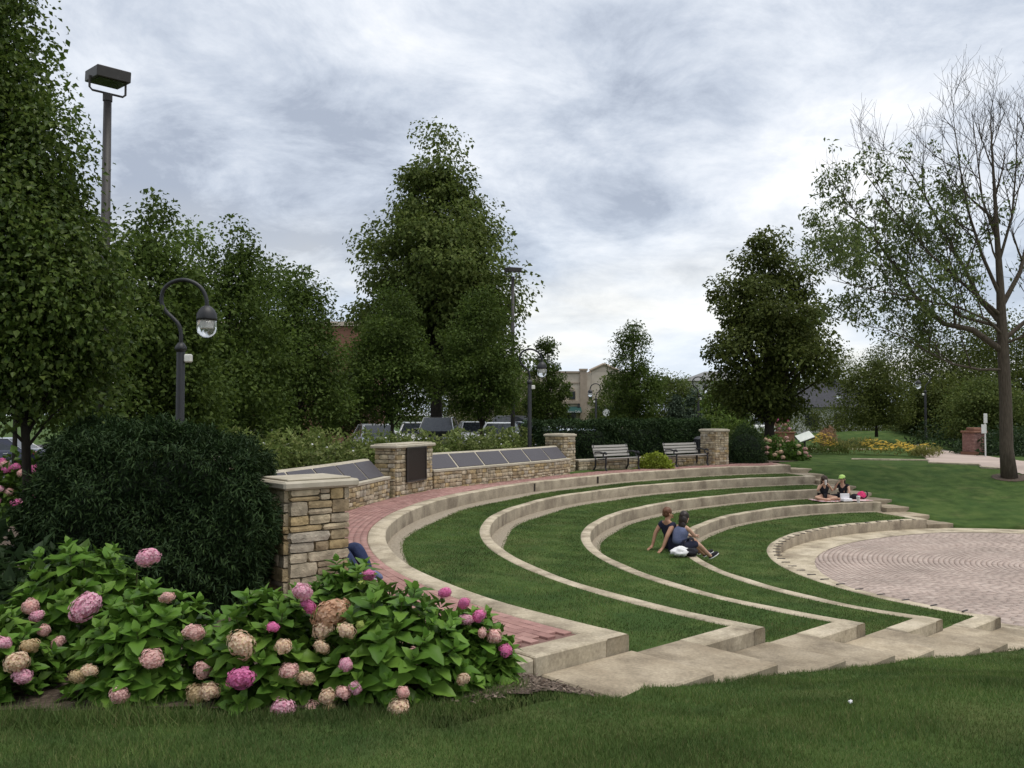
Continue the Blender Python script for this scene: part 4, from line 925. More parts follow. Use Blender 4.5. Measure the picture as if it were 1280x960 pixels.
HB = [  # x, y, rx, ry, height, shoots, label
 (-3.42,6.95,.62,.55,1.02,62,'hydrangea with tall bright green top, at left above the pink blooms'), (-3.72,6.05,.55,.45,.62,46,'hydrangea at the left edge with pink and cream blooms'), (-2.50,6.1,.54,.5,.74,60,'hydrangea left of centre with pale pink blooms low on it'),
 (-1.64,6.0,.42,.5,.72,52,'hydrangea in front of the pier with cream and magenta blooms'), (-1.28,6.75,.46,.46,.80,56,'hydrangea right at the foot of the nearest stone pier'), (-.86,6.15,.62,.58,.74,78,'largest leafy hydrangea, right of the dried tan blooms'), (-.30,6.4,.32,.34,.50,38,'small hydrangea at the right end, by the end of the brick walkway')]
ROOTS = []
def hydrangea(k, spec):
    x, y, rx, ry, H, ns, lab = spec; R = random.Random(200+k); g = float(lawn_h(x, y)); root = empty('hydrangea', (x, y, g), 0, lab, 'hydrangea', 'hydrangeas in the foreground bed'); ROOTS.append(root)
    tips = []; tries = 0
    while len(tips) < ns and tries < 6000:
        tries += 1; d = Vector((R.gauss(0,1), R.gauss(0,1)-.35, abs(R.gauss(0,1))+.05)).normalized()
        p = Vector((d.x*rx, d.y*ry, d.z*H))*R.uniform(.86, 1.04)
        if min([(p-q[0]).length for q in tips] or [9]) > .13: tips.append((p, d))
    L = []
    for p, d in tips:
        ax = (d*.75+Vector((0,0,.75))).normalized(); s = ax.orthogonal().normalized(); s = Matrix.Rotation(R.random()*6.28, 3, ax) @ s
        for q in range(4):
            for side in (0, math.pi):
                o = Matrix.Rotation(side+q*math.pi/2+R.uniform(-.25,.25), 3, ax) @ s; el = (1.05, .62, .3, .02)[q]+R.uniform(-.15,.15)
                v = (o*math.cos(el)+ax*math.sin(el)).normalized(); nv = (ax*math.cos(el)-o*math.sin(el)).normalized(); sz = (.075,.13,.175,.185)[q]*R.uniform(.8,1.15)
                L.append((p-ax*(.005,.03,.07,.12)[q], v, nv, sz, R.randrange(3)))
    L.sort(key=lambda e: (e[0]+Vector((x, y, g)) - Vector((0,0,2))).length)
    for p, v, nv, sz, kk in L[:300]:
        yv = nv.cross(v); M = Matrix(((v.x*sz, yv.x*sz, nv.x*sz, p.x), (v.y*sz, yv.y*sz, nv.y*sz, p.y), (v.z*sz, yv.z*sz, nv.z*sz, p.z), (0,0,0,1)))
        o = bpy.data.objects.new('leaf', HL[kk]); COL.objects.link(o); o.parent = root; o.matrix_basis = M
    rest = L[300:]; rng = np.random.default_rng(k); m = 500
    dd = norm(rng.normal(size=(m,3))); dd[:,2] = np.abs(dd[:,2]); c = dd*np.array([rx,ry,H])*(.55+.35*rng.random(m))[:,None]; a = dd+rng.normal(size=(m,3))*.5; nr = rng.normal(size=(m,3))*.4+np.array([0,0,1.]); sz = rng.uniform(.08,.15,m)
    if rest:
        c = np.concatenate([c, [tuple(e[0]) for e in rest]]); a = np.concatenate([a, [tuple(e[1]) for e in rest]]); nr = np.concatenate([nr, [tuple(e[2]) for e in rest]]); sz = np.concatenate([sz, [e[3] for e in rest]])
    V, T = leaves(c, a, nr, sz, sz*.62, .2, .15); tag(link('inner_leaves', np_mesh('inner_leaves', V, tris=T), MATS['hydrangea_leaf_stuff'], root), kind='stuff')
    mb = MB()
    for p, d in tips[::2]: mb.tube([(p.x*.15, p.y*.15, 0), (p.x*.6, p.y*.6, p.z*.5), tuple(p)], [.008,.006,.004], 4, cap=False)
    mb.build('stems', MATS['stem'], root)
for k, s in enumerate(HB): hydrangea(k, s)
FH = [(185,697,32,'pink'),(38,758,24,'pale'),(46,770,20,'pink'),(107,759,44,'pink'),(55,788,17,'pale'),(73,803,20,'pale'),(5,803,18,'pink'),(37,808,24,'brown'),(21,828,34,'cream'),(28,845,23,'pink'),(209,747,18,'pale'),(242,791,28,'pale'),(190,823,28,'pale'),(97,846,24,'brown'),(112,838,20,'cream'),(149,869,24,'pale'),(302,806,36,'cream'),(255,837,27,'pale'),(246,868,30,'brown'),(262,864,26,'cream'),(341,784,16,'magenta'),(301,848,32,'magenta'),(354,808,22,'cream'),(361,838,22,'pale'),(382,848,24,'cream'),(353,887,33,'pink'),(388,887,23,'pale'),(410,871,24,'cream'),
 (378,740,28,'pink'),(385,757,22,'magenta'),(414,768,44,'tan'),(404,787,28,'cream'),(433,788,22,'cream'),(402,809,22,'cream'),(432,831,20,'pink'),(429,866,20,'pale'),(444,860,17,'pink'),(411,884,20,'brown'),(498,885,32,'cream'),(504,865,18,'pale'),(579,849,20,'cream'),(461,719,17,'magenta'),(556,741,17,'magenta'),(580,754,16,'magenta'),(582,775,18,'pink'),(599,770,21,'magenta'),(603,791,14,'pale'),(618,795,20,'pale'),(632,813,18,'magenta'),(451,731,12,'lime'),(450,781,11,'lime')]
def place_heads():
    cam0 = Vector((0,0,CAMZ)); R = random.Random(8)
    for px, py, dia, kind in FH:
        d = ray(px, py); best = None
        for k, (x, y, rx, ry, H, *_r) in enumerate(HB):
            g = ROOTS[k].location.z; o = Vector(((cam0.x-x)/rx, (cam0.y-y)/ry, (cam0.z-g)/H)); v = Vector((d.x/rx, d.y/ry, d.z/H))
            a = v.dot(v); b = o.dot(v); c = o.dot(o)-1.02**2; q = b*b-a*c
            t = (-b-math.sqrt(q))/a if q > 0 else None
            if t and (best is None or t < best[0]): best = (t, k)
        if best is None:
            c = min(range(len(HB)), key=lambda k: abs(640+FPX*HB[k][0]/HB[k][1]-px)+.25*abs(ROOTS[k].location.y-6)); best = ((HB[c][1]-.12)/d.y, c)
        t, k = best; p = cam0+d*(t-.035); r = dia/2/FPX*p.y*.95
        o = bpy.data.objects.new('flower_head', HEADS[kind][R.randrange(2)]); COL.objects.link(o); o.parent = ROOTS[k]; o.location = p-ROOTS[k].location; o.scale = (r*R.uniform(.88,1.15), r*R.uniform(.88,1.1), r*R.uniform(.8,1.05))
        o.rotation_euler = (R.uniform(.2,.8), R.uniform(-.4,.4), R.random()*6.28)
        o['label'] = {'pink': 'pink mophead bloom', 'magenta': 'bright magenta bloom', 'pale': 'pale faded pink bloom', 'cream': 'cream drying bloom', 'tan': 'dried tan-brown bloom', 'brown': 'brownish dried bloom', 'lime': 'unopened lime-green bloom'}[kind]
place_heads()
def far_hydrangea(x, y, r, h, lab, kinds, seed, gz=0, n=9, hs=.085):
    s = shrub('hydrangea', lab, (x, y, gz), r, r*.8, h, 900, .15, MATS['hydrangea_leaf_stuff'], seed=seed, cat='hydrangea', group='hydrangeas farther off', lump=.2, aspect=.7); R = random.Random(seed)
    for k in range(n):
        a = R.uniform(3.5, 6.0); el = R.uniform(.15, 1.2); o = bpy.data.objects.new('flower_head', HEADS[R.choice(kinds)][0]); COL.objects.link(o); o.parent = s
        o.location = (math.cos(a)*math.cos(el)*r*1.05, math.sin(a)*math.cos(el)*r*.85, math.sin(el)*h*1.03); o.scale = (hs,)*3
for k, (px, py) in enumerate([(8,585),(38,590),(72,588)]): q = atd(px, py, 17); far_hydrangea(q.x, 17, .75, 1.15, ['pink hydrangea at the left edge before the dark blue car', 'pink hydrangea behind the dark shrubs, left of the young trunk', 'pink hydrangea right behind the young dark trunk'][k], ['pink','magenta','pale'], 300+k, hs=.09)
for k, (px, D, r, h) in enumerate([(962,38.5,.8,.95), (985,38.0,.85,.8), (975,40.5,.8,.95)]): q = atd(px, 518, D); far_hydrangea(q.x, D, r, h, ['hydrangea with pale blooms right of the rounded yew', 'bright green hydrangea nearest the far steps', 'hydrangea behind the pair right of the rounded yew'][k], ['pale','cream'], 310+k, n=8, hs=.10)
def seedling():
    b = Vector((-2.98,6.95,.1)); root = empty('sumac_seedling', b, 0, 'dark feathery compound leaves poking out beside the top left pink bloom', 'plant'); R = random.Random(4)
    for k in range(6):
        a = k*1.05+.4; d = Vector((math.cos(a), math.sin(a)*.6-.25, 0)).normalized(); s = Vector((0,0,.75)); n = 9; c = []; ax = []; ln = []
        st = []
        for i in range(n):
            t = i/(n-1); p = s+d*.3*t+Vector((0,0,.14*t-.2*t*t)); st.append(p)
            for sg in (-1, 1): c.append(p); q = d.cross(Vector((0,0,1)))*sg+d*.35; ax.append(q); ln.append(.10*(1-.5*t))
        V, T = leaves(np.array([tuple(x) for x in c]), np.array([tuple(x) for x in ax]), np.tile([0,0,1.], (len(c),1)), np.array(ln), np.array(ln)*.3, .1, .1); f = link('frond', np_mesh('frond', V, tris=T), MATS['leaf_dark'], root)
    mb = MB(); mb.tube([(0,0,0),(0,0,.78)], .008, 5); mb.build('stem', MATS['stem'], root)
seedling()

# ---------------------------------------------------------------- grass blades
def grass():
    g = np.random.default_rng(17); P = []; Hh = []; Ww = []
    # foreground lawn, denser near the camera
    n = 330000; D = 3.7*(12.0/3.7)**g.random(n); px = g.uniform(-40, 1320, n); x = (px-640)/FPX*D; y = D; p = np.stack([x, y], 1)
    s = (p-NA)@NT; d = (p-NA)@NN
    ragged = .08*np.sin(x*9+y*4)*np.sin(y*11)+.05*np.sin(x*23)
    step_w = .84+ragged*.8
    on = (d < step_w) & (d > -9) & (s > -NL*1.02)
    left = (d < -.05) & (s <= -NL*1.02) & (x > -.9)
    bed = inpoly(x+ragged*.6, y+ragged, MBED)
    ok = ~on & ~bed & ~left & ~in_bowl(x, y) & (lawn_h(x, y) > -1.46)
    far_side = inpoly(x, y, [(-9,6.1),(-1.2,6.1),(-2.2,9.6),(-4.2,15.4),(-9,15.5)])
    ok &= ~far_side
    p = p[ok]; P.append(np.column_stack([p, lawn_h(p[:,0], p[:,1])-.004])); m = len(p); Hh.append(g.uniform(.022, .05, m)*(1+.35*np.sin(p[:,0]*2.3)*np.sin(p[:,1]*3.1))); Ww.append(g.uniform(.0035, .006, m)*(.7+p[:,1]*.06))
    # terraces
    for i in range(1, 5):
        n = (52000, 46000, 40000, 34000)[i-1]; u = g.random(n)**1.5; w = g.random(n); a = ring(i, u, cw(i)+.015); b = ring(i-1, u, -(GAP[i]*np.clip(np.sin(np.clip(u*1.15, 0, 1)*math.pi), 0, 1)**.7*(1+.25*np.sin(u*40+i))+.01))
        p = a*(1-w[:,None])+b*w[:,None]; keep = ((p-NA)@NN < -CURB-.01) & ((p-FA)@FN < -CURB-.01); p = p[keep]; n = len(p); P.append(np.column_stack([p, np.full(n, RINGS[i][3]-.014)])); Hh.append(g.uniform(.02, .042, n)); Ww.append(np.full(n, .0055)+.0004*p[:,1])
    # lawn on the far side of the bowl
    n = 90000; D = g.uniform(11, 40, n); px = g.uniform(960, 1310, n); x = (px-640)/FPX*D; p = np.stack([x, D], 1)
    ok = ~in_bowl(x, D) & (((p-FA)@FN > .85) | ((p-FA)@FT < -FL)) & (((p-NA)@NN > .9)) & (np.hypot(x-RC[0], D-RC[1]) > rE_full(np.arctan2(D-RC[1], x-RC[0]))+.15)
    ok |= False
    ok &= ~inpoly(x, D, PATH)
    p = p[ok]; m = len(p); P.append(np.column_stack([p, lawn_h(p[:,0], p[:,1])-.004])); Hh.append(g.uniform(.025, .05, m)); Ww.append(np.full(m, .008)+.0004*p[:,1])
    P = np.concatenate(P); H = np.concatenate(Hh); Wd = np.concatenate(Ww); n = len(P)
    a = g.random(n)*2*np.pi; s = np.stack([np.cos(a), np.sin(a), np.zeros(n)], 1)*Wd[:,None]*.5; l = g.normal(size=(n,3))*.45; l[:,2] = 1; tip = P+norm(l)*H[:,None]
    V = np.stack([P-s, P+s, tip], 1).reshape(-1,3); b = np.arange(n)*3
    o = link('grass', np_mesh('grass', V, tris=np.stack([b, b+1, b+2], 1)), MATS['grass_blade']); tag(o, 'short mown green grass blades of the lawns and terraces', 'grass', kind='stuff')
    # a skirt of longer grass where the lawn meets the bed
    n = 9000; t = g.random(n); bx = np.interp(t, [0,.35,.7,.85,1], [-5,-3.2,-1.45,-.55,.1]); by = np.interp(t, [0,.35,.7,.85,1], [5.55,5.45,5.35,5.55,6.2])
    p = np.stack([bx+g.normal(size=n)*.03, by+g.normal(size=n)*.09, lawn_h(bx, by)-.004], 1); H = g.uniform(.05, .15, n)*(bx < -1.9)+g.uniform(.04,.09,n)*(bx >= -1.9); a = g.random(n)*6.28; s = np.stack([np.cos(a), np.sin(a), np.zeros(n)], 1)*.0035; l = g.normal(size=(n,3))*.5; l[:,2] = 1
    V = np.stack([p-s, p+s, p+norm(l)*H[:,None]], 1).reshape(-1,3); b = np.arange(n)*3
    tag(link('long_grass', np_mesh('long_grass', V, tris=np.stack([b, b+1, b+2], 1)), MATS['grass_blade']), 'longer unmown grass along the front edge of the hydrangea bed', 'grass', kind='stuff')
    # bark chips on the bare corner of the bed
    n = 2600; q = g.random((n,2)); x = -.5+1.3*q[:,0]; y = 5.7+1.6*q[:,1]; ok = inpoly(x, y, BED); x, y = x[ok], y[ok]; n = len(x); c = np.stack([x, y, lawn_h(x, y)+.018+.01*g.random(n)], 1)
    ax = g.normal(size=(n,3)); ax[:,2] *= .25; nr = np.tile([0,0,1.], (n,1))+g.normal(size=(n,3))*.4; sz = g.uniform(.015,.05,n); V, T = leaves(c, ax, nr, sz, sz*.5, .1, .0)
    tag(link('bark_chips', np_mesh('bark_chips', V, tris=T), mat('bark_chip', [(.04,.026,.016),(.10,.07,.05),(.22,.17,.13),(.06,.04,.03)], rough=.95, rand='island', coord='pos')), 'scattered brown bark chips on the bare corner of the bed', 'mulch', kind='stuff')
grass()

# ---------------------------------------------------------------- street furniture
def lamp(loc, label, side=1, ang=0.0):
    """gooseneck park lamp; the arm bends over towards +X (side) of the lamp"""
    root = empty('park_lamp', loc, ang, label, 'lamp', 'gooseneck park lamps'); k = .0138
    mb = MB(); mb.lathe([(.15,0),(.15,.12),(.11,.2),(.09,.5),(.075,.6),(.07,3.1),(.062,3.12)], 14); mb.build('post', MATS['black_metal'], root, smooth=True)
    mb = MB(); mb.lathe([(.075,3.08),(.10,3.12),(.10,3.16),(.05,3.24)], 14); mb.build('collar', MATS['black_metal'], root, smooth=True)
    A = [(0,432),(0,418),(-3,406),(-11,397),(-20,388),(-25,376),(-23,362),(-14,353),(0,349),(14,352),(25,360),(31,372),(32,384)]
    P = [Vector((side*dx*k, 0, 2+(518-y)*k)) for dx, y in A]
    mb = MB(); Q = []
    for i in range(len(P)-1):
        a, b, c, d = P[max(i-1,0)], P[i], P[i+1], P[min(i+2,len(P)-1)]
        for t in (0,.25,.5,.75): Q.append(.5*((2*b)+(c-a)*t+(2*a-5*b+4*c-d)*t*t+(3*b-a-3*c+d)*t**3))
    Q.append(P[-1]); mb.tube(Q, .035, 8); mb.build('arm', MATS['black_metal'], root, smooth=True)
    x = side*32*k; zt = 2+(518-383)*k
    mb = MB(); mb.lathe([(.04,.02),(.08,0),(.13,-.05),(.165,-.12),(.175,-.2),(.175,-.24),(.16,-.24)], 18, (x,0,zt)); mb.build('hood', MATS['black_metal'], root, smooth=True)
    mb = MB(); mb.lathe([(.168,-.235),(.168,-.38),(.155,-.45),(.11,-.51),(.05,-.535)], 18, (x,0,zt)); gl = mb.build('glass_globe', MATS['glass_clear'], root, smooth=True)
    mb = MB(); mb.lathe([(.075,-.24),(.075,-.37)], 10, (x,0,zt)); mb.build('lamp_core', MATS['lamp_white'], root)
    mb = MB(); mb.box((side*.13, 0, 2.97), (.13,.1,.14), bev=.02); mb.box((side*.065,0,2.97), (.05,.04,.04)); mb.build('speaker_box', MATS['lamp_white'], root)
    return root
for px, D, lab, sd in [(225,15,'near gooseneck lamp before the pear trees at left',1), (662,31,'gooseneck lamp at the end of the parked cars, left of the beige building',1), (745,66,'small gooseneck lamp in front of the beige building',-1), (873,54,'gooseneck lamp just left of the large dark tree',1), (1157,56,'gooseneck lamp at the bend of the brick path',-1), (1055,72,'distant gooseneck lamp in front of the dark shingled roof',-1)]:
    b = atd(px, 518, D); lamp((b.x, D, float(lawn_h(b.x, D))-.02 if px > 1000 else 0), lab, sd)
def floodlight(px, py, D, lab, rz):
    b = atd(px, 518, D); top = atd(px, py, D).z; root = empty('floodlight_pole', (b.x, D, 0), rz, lab, 'floodlight', 'parking lot floodlights')
    mb = MB(); mb.tube([(0,0,0),(0,0,top*.5),(0,0,top-.55)], [.11,.095,.075], 10); mb.build('pole', MATS['bronze_metal'], root, smooth=True)
    mb = MB(); mb.tube([(0,0,top-.6),(0,0,top-.47)], .09, 10); mb.tube([(-.33,0,top-.18),(-.33,0,top-.40),(-.28,0,top-.45),(.28,0,top-.45),(.33,0,top-.40),(.33,0,top-.18)], .022, 6); mb.build('yoke', MATS['bronze_metal'], root)
    M = Matrix.Rotation(.10, 3, 'X'); mb = MB(); mb.box((0,0,top-.13), (.62,.72,.21), M=M, bev=.012); h = mb.build('lamp_housing', MATS['bronze_metal'], root)
    mb = MB(); mb.box(Vector((0,0,top-.13))+M @ Vector((0,0,-.109)), (.5,.6,.012), M=M); mb.build('lens', MATS['window_glass'], h)
floodlight(128, 88, 16.5, 'tall floodlight on a pole above the trees at left', .75)
floodlight(641, 334, 40.5, 'floodlight on a pole right of the tall maple', .35)
floodlight(792, 405, 76, 'far floodlight head just topping the pointed pear tree', .3)

# ---------------------------------------------------------------- cars
def car(loc, rz, colour, label, suv=False):
    root = empty('parked_car', loc, rz, label, 'car', 'cars in the parking lot'); m = MATS['car_'+colour]
    up = .22 if suv else 0; zr = 1.74 if suv else 1.46; xr = -1.75 if suv else -1.0; xe = -2.12 if suv else -1.78
    st = [(2.32,.60,.34,.58),(2.2,.78,.24,.72),(1.75,.86,.2,.87),(.98,.89,.2,.95),(0,.90,.2,.97),(-1.2,.90,.2,.99),(-1.9,.87,.22,1.0),(-2.22,.80,.28,.95),(-2.34,.64,.4,.85)]
    mb = MB(); R = []
    for x, hw, zb, zt in st:
        zt += up*.8; h = [(hw*.85,zb),(hw,zb+.16),(hw*1.01,(zb+zt)/2),(hw*.98,zt-.16),(hw*.9,zt-.03),(hw*.6,zt)]
        R.append([mb.bm.verts.new((x, y, z)) for y, z in h]+[mb.bm.verts.new((x, -y, z)) for y, z in h[::-1]])
    n = len(R[0])
    for a, b in zip(R, R[1:]):
        for k in range(n): mb.bm.faces.new((a[k], a[(k+1) % n], b[(k+1) % n], b[k]))
    mb.bm.faces.new(R[0]); mb.bm.faces.new(R[-1][::-1]); body = mb.build('body', m, root, smooth=True)
    zb = .93+up*.8; base = [(1.02,.78),(xe,.76)]; top = [(.28,.60),(xr,.58)]
    C = {('b',0): (1.02,.79,zb), ('b',1): (xe,.77,zb), ('t',0): (.30,.61,zr), ('t',1): (xr,.60,zr)}
    mb = MB(); v = {}
    for (a, i), (x, y, z) in C.items():
        for s in (-1, 1): v[a, i, s] = mb.bm.verts.new((x, s*y, z))
    tm = {s: mb.bm.verts.new(((.30+xr)/2, s*.63, zr+.035)) for s in (-1, 1)}
    F = mb.bm.faces.new
    F((v['b',0,-1], v['b',0,1], v['t',0,1], v['t',0,-1])); F((v['b',1,-1], v['b',1,1], v['t',1,1], v['t',1,-1]))
    for s in (-1, 1): F((v['b',0,s], v['b',1,s], v['t',1,s], tm[s], v['t',0,s]))
    F((v['t',0,-1], v['t',0,1], tm[1], tm[-1])); F((tm[-1], tm[1], v['t',1,1], v['t',1,-1]))
    mb.build('cabin', m, root)
    def pane(name, a, b, c, d, inset=.06, lift=.006):
        P = [Vector(q) for q in (a, b, c, d)]; ctr = sum(P, Vector())/4; nn = (P[1]-P[0]).cross(P[3]-P[0]).normalized()
        if nn.dot(ctr-Vector((-.3,0,1.1))) < 0: nn = -nn
        Q = [p+(ctr-p).normalized()*inset+nn*lift for p in P]; mb = MB(); mb.quad(*Q); return mb.build(name, MATS['window_glass'], root)
    c = C
    pane('windshield', (1.02,-.79,zb), (1.02,.79,zb), (.30,.61,zr), (.30,-.61,zr), .07)
    pane('rear_window', (xe,-.77,zb), (xe,.77,zb), (xr,.6,zr), (xr,-.6,zr), .07)
    for s in (-1, 1):
        mx = -.32
        ym = .78; yt = .615
        pane('side_window', (1.0,s*.79,zb), (mx,s*ym,zb), (mx,s*yt,zr), (.30,s*.61,zr), .06)
        pane('side_window', (mx-.04,s*ym,zb), (xe,s*.77,zb), (xr,s*.60,zr), (mx-.04,s*yt,zr), .06)
        for hx in (.05,-1.05): mb = MB(); mb.box((hx,s*.905,.80+up), (.2,.02,.035), bev=.006); mb.build('door_handle', MATS['chrome'], root)
        mb = MB(); mb.box((.78,s*.93,.99+up), (.16,.2,.13), bev=.04); mb.build('mirror', m, root)
        mb = MB(); mb.blob((2.16,s*.62,.66+up*.8), (.14,.2,.09), 2); mb.build('headlight', MATS['chrome'], root)
        mb = MB(); mb.box((-2.25,s*.66,.82+up*.8), (.1,.3,.14), bev=.03); mb.build('tail_light', MATS['car_red'], root)
        mb = MB(); mb.tube([(.98,s*.80,zb+.012),(.30,s*.63,zr),((.3+xr)/2,s*.645,zr+.02),(xr,s*.62,zr),(xe,s*.79,zb+.012)], .014, 5); mb.build('window_trim', MATS['chrome'], root)
        for wx in (1.45,-1.4):
            w = MB(); w.tube([(wx,s*.70,.33),(wx,s*.73,.33),(wx,s*.90,.33),(wx,s*.92,.33)], [.30,.33,.33,.30], 20); ty = w.build('wheel', MATS['rubber'], root)
            w = MB(); w.tube([(wx,s*.90,.33),(wx,s*.928,.33)], [.215,.20], 16); w.build('rim', MATS['rim'], ty)
    mb = MB(); mb.box((2.30,0,.50+up*.5), (.06,.8,.16), bev=.02); mb.build('grille', MATS['black_metal'], root)
    return root
q = atd(55, 560, 40); car((q.x-2.3, 40, -.56), math.pi, 'navy', 'dark blue sedan with chrome window trim at the far left')
CARS = [(470,39,'silver','silver sedan facing the shrubs, left of the plaque pier',False,-1.25),(520,43,'white','white car half hidden behind the plaque pier shrubs',False,-1.5),(548,40,'black','black suv seen above the shrubs right of the plaque pier',True,-1.6),(592,46,'white','white car under the dark pear trees',False,-1.4),(625,41,'silver','silver car with pale roof just left of the far floodlight pole',False,-1.7),(665,44,'blue','pale blue car beside the second gooseneck lamp',False,-1.2),(300,30,'white','white car glimpsed through the shrubs left of the pier cap',False,-1.5),(330,30.5,'white','second white car glimpsed through the shrubs behind the hidden pier',False,-1.6),(650,60,'black','dark suv parked in the far row',True,0.1),(725,60,'blue','pale blue-green car parked near the slim pear tree',False,.2)]
for px, D, colr, lab, suv, rz in CARS: q = atd(px, 518, D); car((q.x, D, float(lawn_h(q.x, D))+.02), rz, colr, lab, suv)
q = atd(955, 518, 72); car((q.x, 72, .02), .3, 'white', 'white car far off behind the trunk of the large dark tree', True)

# ---------------------------------------------------------------- buildings
def beige():
    D = 95; k = D/FPX
    def X(px): return (px-640)*k
    def Z(py): return 2+(518-py)*k
    root = empty('corner_building', (0, D, 0), 0, 'beige two-storey shop building with dark green awnings and a gable', 'building')
    def bx(name, x0, x1, y0, y1, z0, z1, m, par=root, bev=0): mb = MB(); mb.box(((x0+x1)/2, (y0+y1)/2, (z0+z1)/2), (x1-x0, y1-y0, z1-z0), bev=bev); return mb.build(name, MATS[m], par)
    bx('wall', X(560), X(739), 0, 14, 0, Z(466), 'stucco')
    w2 = MB(); w2.prism([(X(739.2),-.02),(X(800),-.02),(X(800),13.9),(X(739.2),13.9)], 0, Z(464)); w2.build('side_wall', MATS['stucco'], root)
    g = MB(); y0, y1 = -.02, 13.9; pts = [(X(737),Z(463.8)),(X(755),Z(455.5)),(X(773),Z(463.8))]
    a = [g.bm.verts.new((x, y0, z)) for x, z in pts]; b = [g.bm.verts.new((x, y1, z)) for x, z in pts]
    g.bm.faces.new(a); g.bm.faces.new(b[::-1])
    for i in range(3): g.bm.faces.new((a[i], a[(i+1)%3], b[(i+1)%3], b[i]))
    g.build('gable', MATS['stucco'], root)
    for (xa, za), (xb, zb) in ((pts[0], pts[1]), (pts[1], pts[2])):
        mb = MB(); mb.tube([(xa, -.1, za+.05), (xb, -.1, zb+.05)], .16, 6); mb.build('gable_trim', MATS['stucco_trim'], root)
    bx('pilaster', X(725), X(733.5), -.25, .2, 0, Z(463.5), 'stucco_trim'); bx('pilaster_cap', X(724), X(734.5), -.35, .3, Z(463.3), Z(461), 'stucco_trim')
    bx('cornice', X(560), X(724.8), -.2, .3, Z(466.2), Z(464), 'stucco_trim'); bx('belt_course', X(560), X(724.8), -.08, .05, Z(479.5), Z(478), 'stucco_trim'); bx('belt_course', X(560), X(724.8), -.25, .05, Z(504.5), Z(501), 'stucco_trim'); bx('belt_course', X(733.6), X(800), -.15, .0, Z(503.5), Z(501.5), 'stucco_trim')
    for px in (600, 640, 680, 711):
        w = bx('window', X(px), X(px+8.6), -.06, .02, Z(500), Z(488.5), 'stucco_trim'); bx('pane', X(px+.7), X(px+7.9), -.09, -.05, Z(499.3), Z(489.3), 'window_glass', w)
        mb = MB(); mb.blob((X(px+4.3), -.05, Z(486.5)), (.3,.08,.22), 1); mb.build('keystone', MATS['stucco_trim'], root)
    for px in (735.5, 775): w = bx('window', X(px), X(px+5), -.09, -.03, Z(500), Z(488), 'stucco_trim'); bx('pane', X(px+.5), X(px+4.5), -.12, -.08, Z(499.4), Z(488.6), 'window_glass', w)
    w = bx('shop_window', X(736), X(743.5), -.1, -.03, Z(523), Z(515.5), 'stucco_trim')
    for j in range(3): bx('pane', X(736.6+j*2.3), X(738.4+j*2.3), -.14, -.09, Z(522.5), Z(516), 'window_glass', w)
    bx('shop_window', X(690), X(720), -.04, .03, Z(530), Z(512.5), 'window_glass'); bx('shop_window', X(748), X(770), -.1, -.03, Z(530), Z(512), 'window_glass')
    for xa, xb, nm in ((696.5, 726, 0), (746, 774, 1)):
        g = MB(); z0, z1, z2 = Z(514.5), Z(508), Z(516); A = [g.bm.verts.new(q) for q in ((X(xa),-.1,z1),(X(xb),-.1,z1),(X(xb),-1.3,z0),(X(xa),-1.3,z0),(X(xa),-1.3,z2),(X(xb),-1.3,z2),(X(xa),-.1,z2),(X(xb),-.1,z2))]
        for f in ((0,1,2,3),(3,2,5,4),(0,3,4,6),(1,7,5,2)): g.bm.faces.new([A[i] for i in f])
        aw = g.build('awning', MATS['awning'], root)
        if nm == 0:
            cu = bpy.data.curves.new('awning_lettering', 'FONT'); cu.body = 'The Bakers Cafe'; cu.size = .30; cu.align_x = 'CENTER'; cu.extrude = .004
            t = bpy.data.objects.new('tmp', cu); COL.objects.link(t); dg = bpy.context.evaluated_depsgraph_get(); me = bpy.data.meshes.new_from_object(t.evaluated_get(dg)); bpy.data.objects.remove(t)
            o = link('awning_lettering', me, MATS['cloth_white'], aw, (X((xa+xb)/2), -1.33, Z(516)+.02)); o.scale = (1.15, 1.15, 1.3); o.rotation_euler = (math.pi/2, 0, 0); o['label'] = 'white shop lettering'
    for px in (723, 745): mb = MB(); mb.box((X(px), -.35, Z(507)), (.22,.25,.4), taper=.6); mb.tube([(X(px),0,Z(505)),(X(px),-.35,Z(504.6))], .03, 5); mb.build('wall_lantern', MATS['black_metal'], root)
beige()
def brick_building():
    D = 60; k = D/FPX; X = lambda px: (px-640)*k; Z = lambda py: 2+(518-py)*k
    root = empty('brick_building', (0, D, 0), 0, 'flat-roofed brown brick building showing between the pear trees and the tall maple', 'building')
    mb = MB(); mb.box((X(300), 6, Z(408)/2), (X(450)-X(150), 12, Z(408))); mb.build('wall', MATS['brick_far'], root)
    mb = MB(); mb.box((X(300), 6, Z(404.5)), (X(452)-X(148), 12.3, .3)); mb.build('parapet', MATS['stucco'], root)
    for px in range(170, 440, 34):
        for py in (425, 470):
            mb = MB(); mb.box((X(px), -.01, Z(py+10)), (1.0, .06, 1.3)); w = mb.build('window', MATS['window_glass'], root)
brick_building()
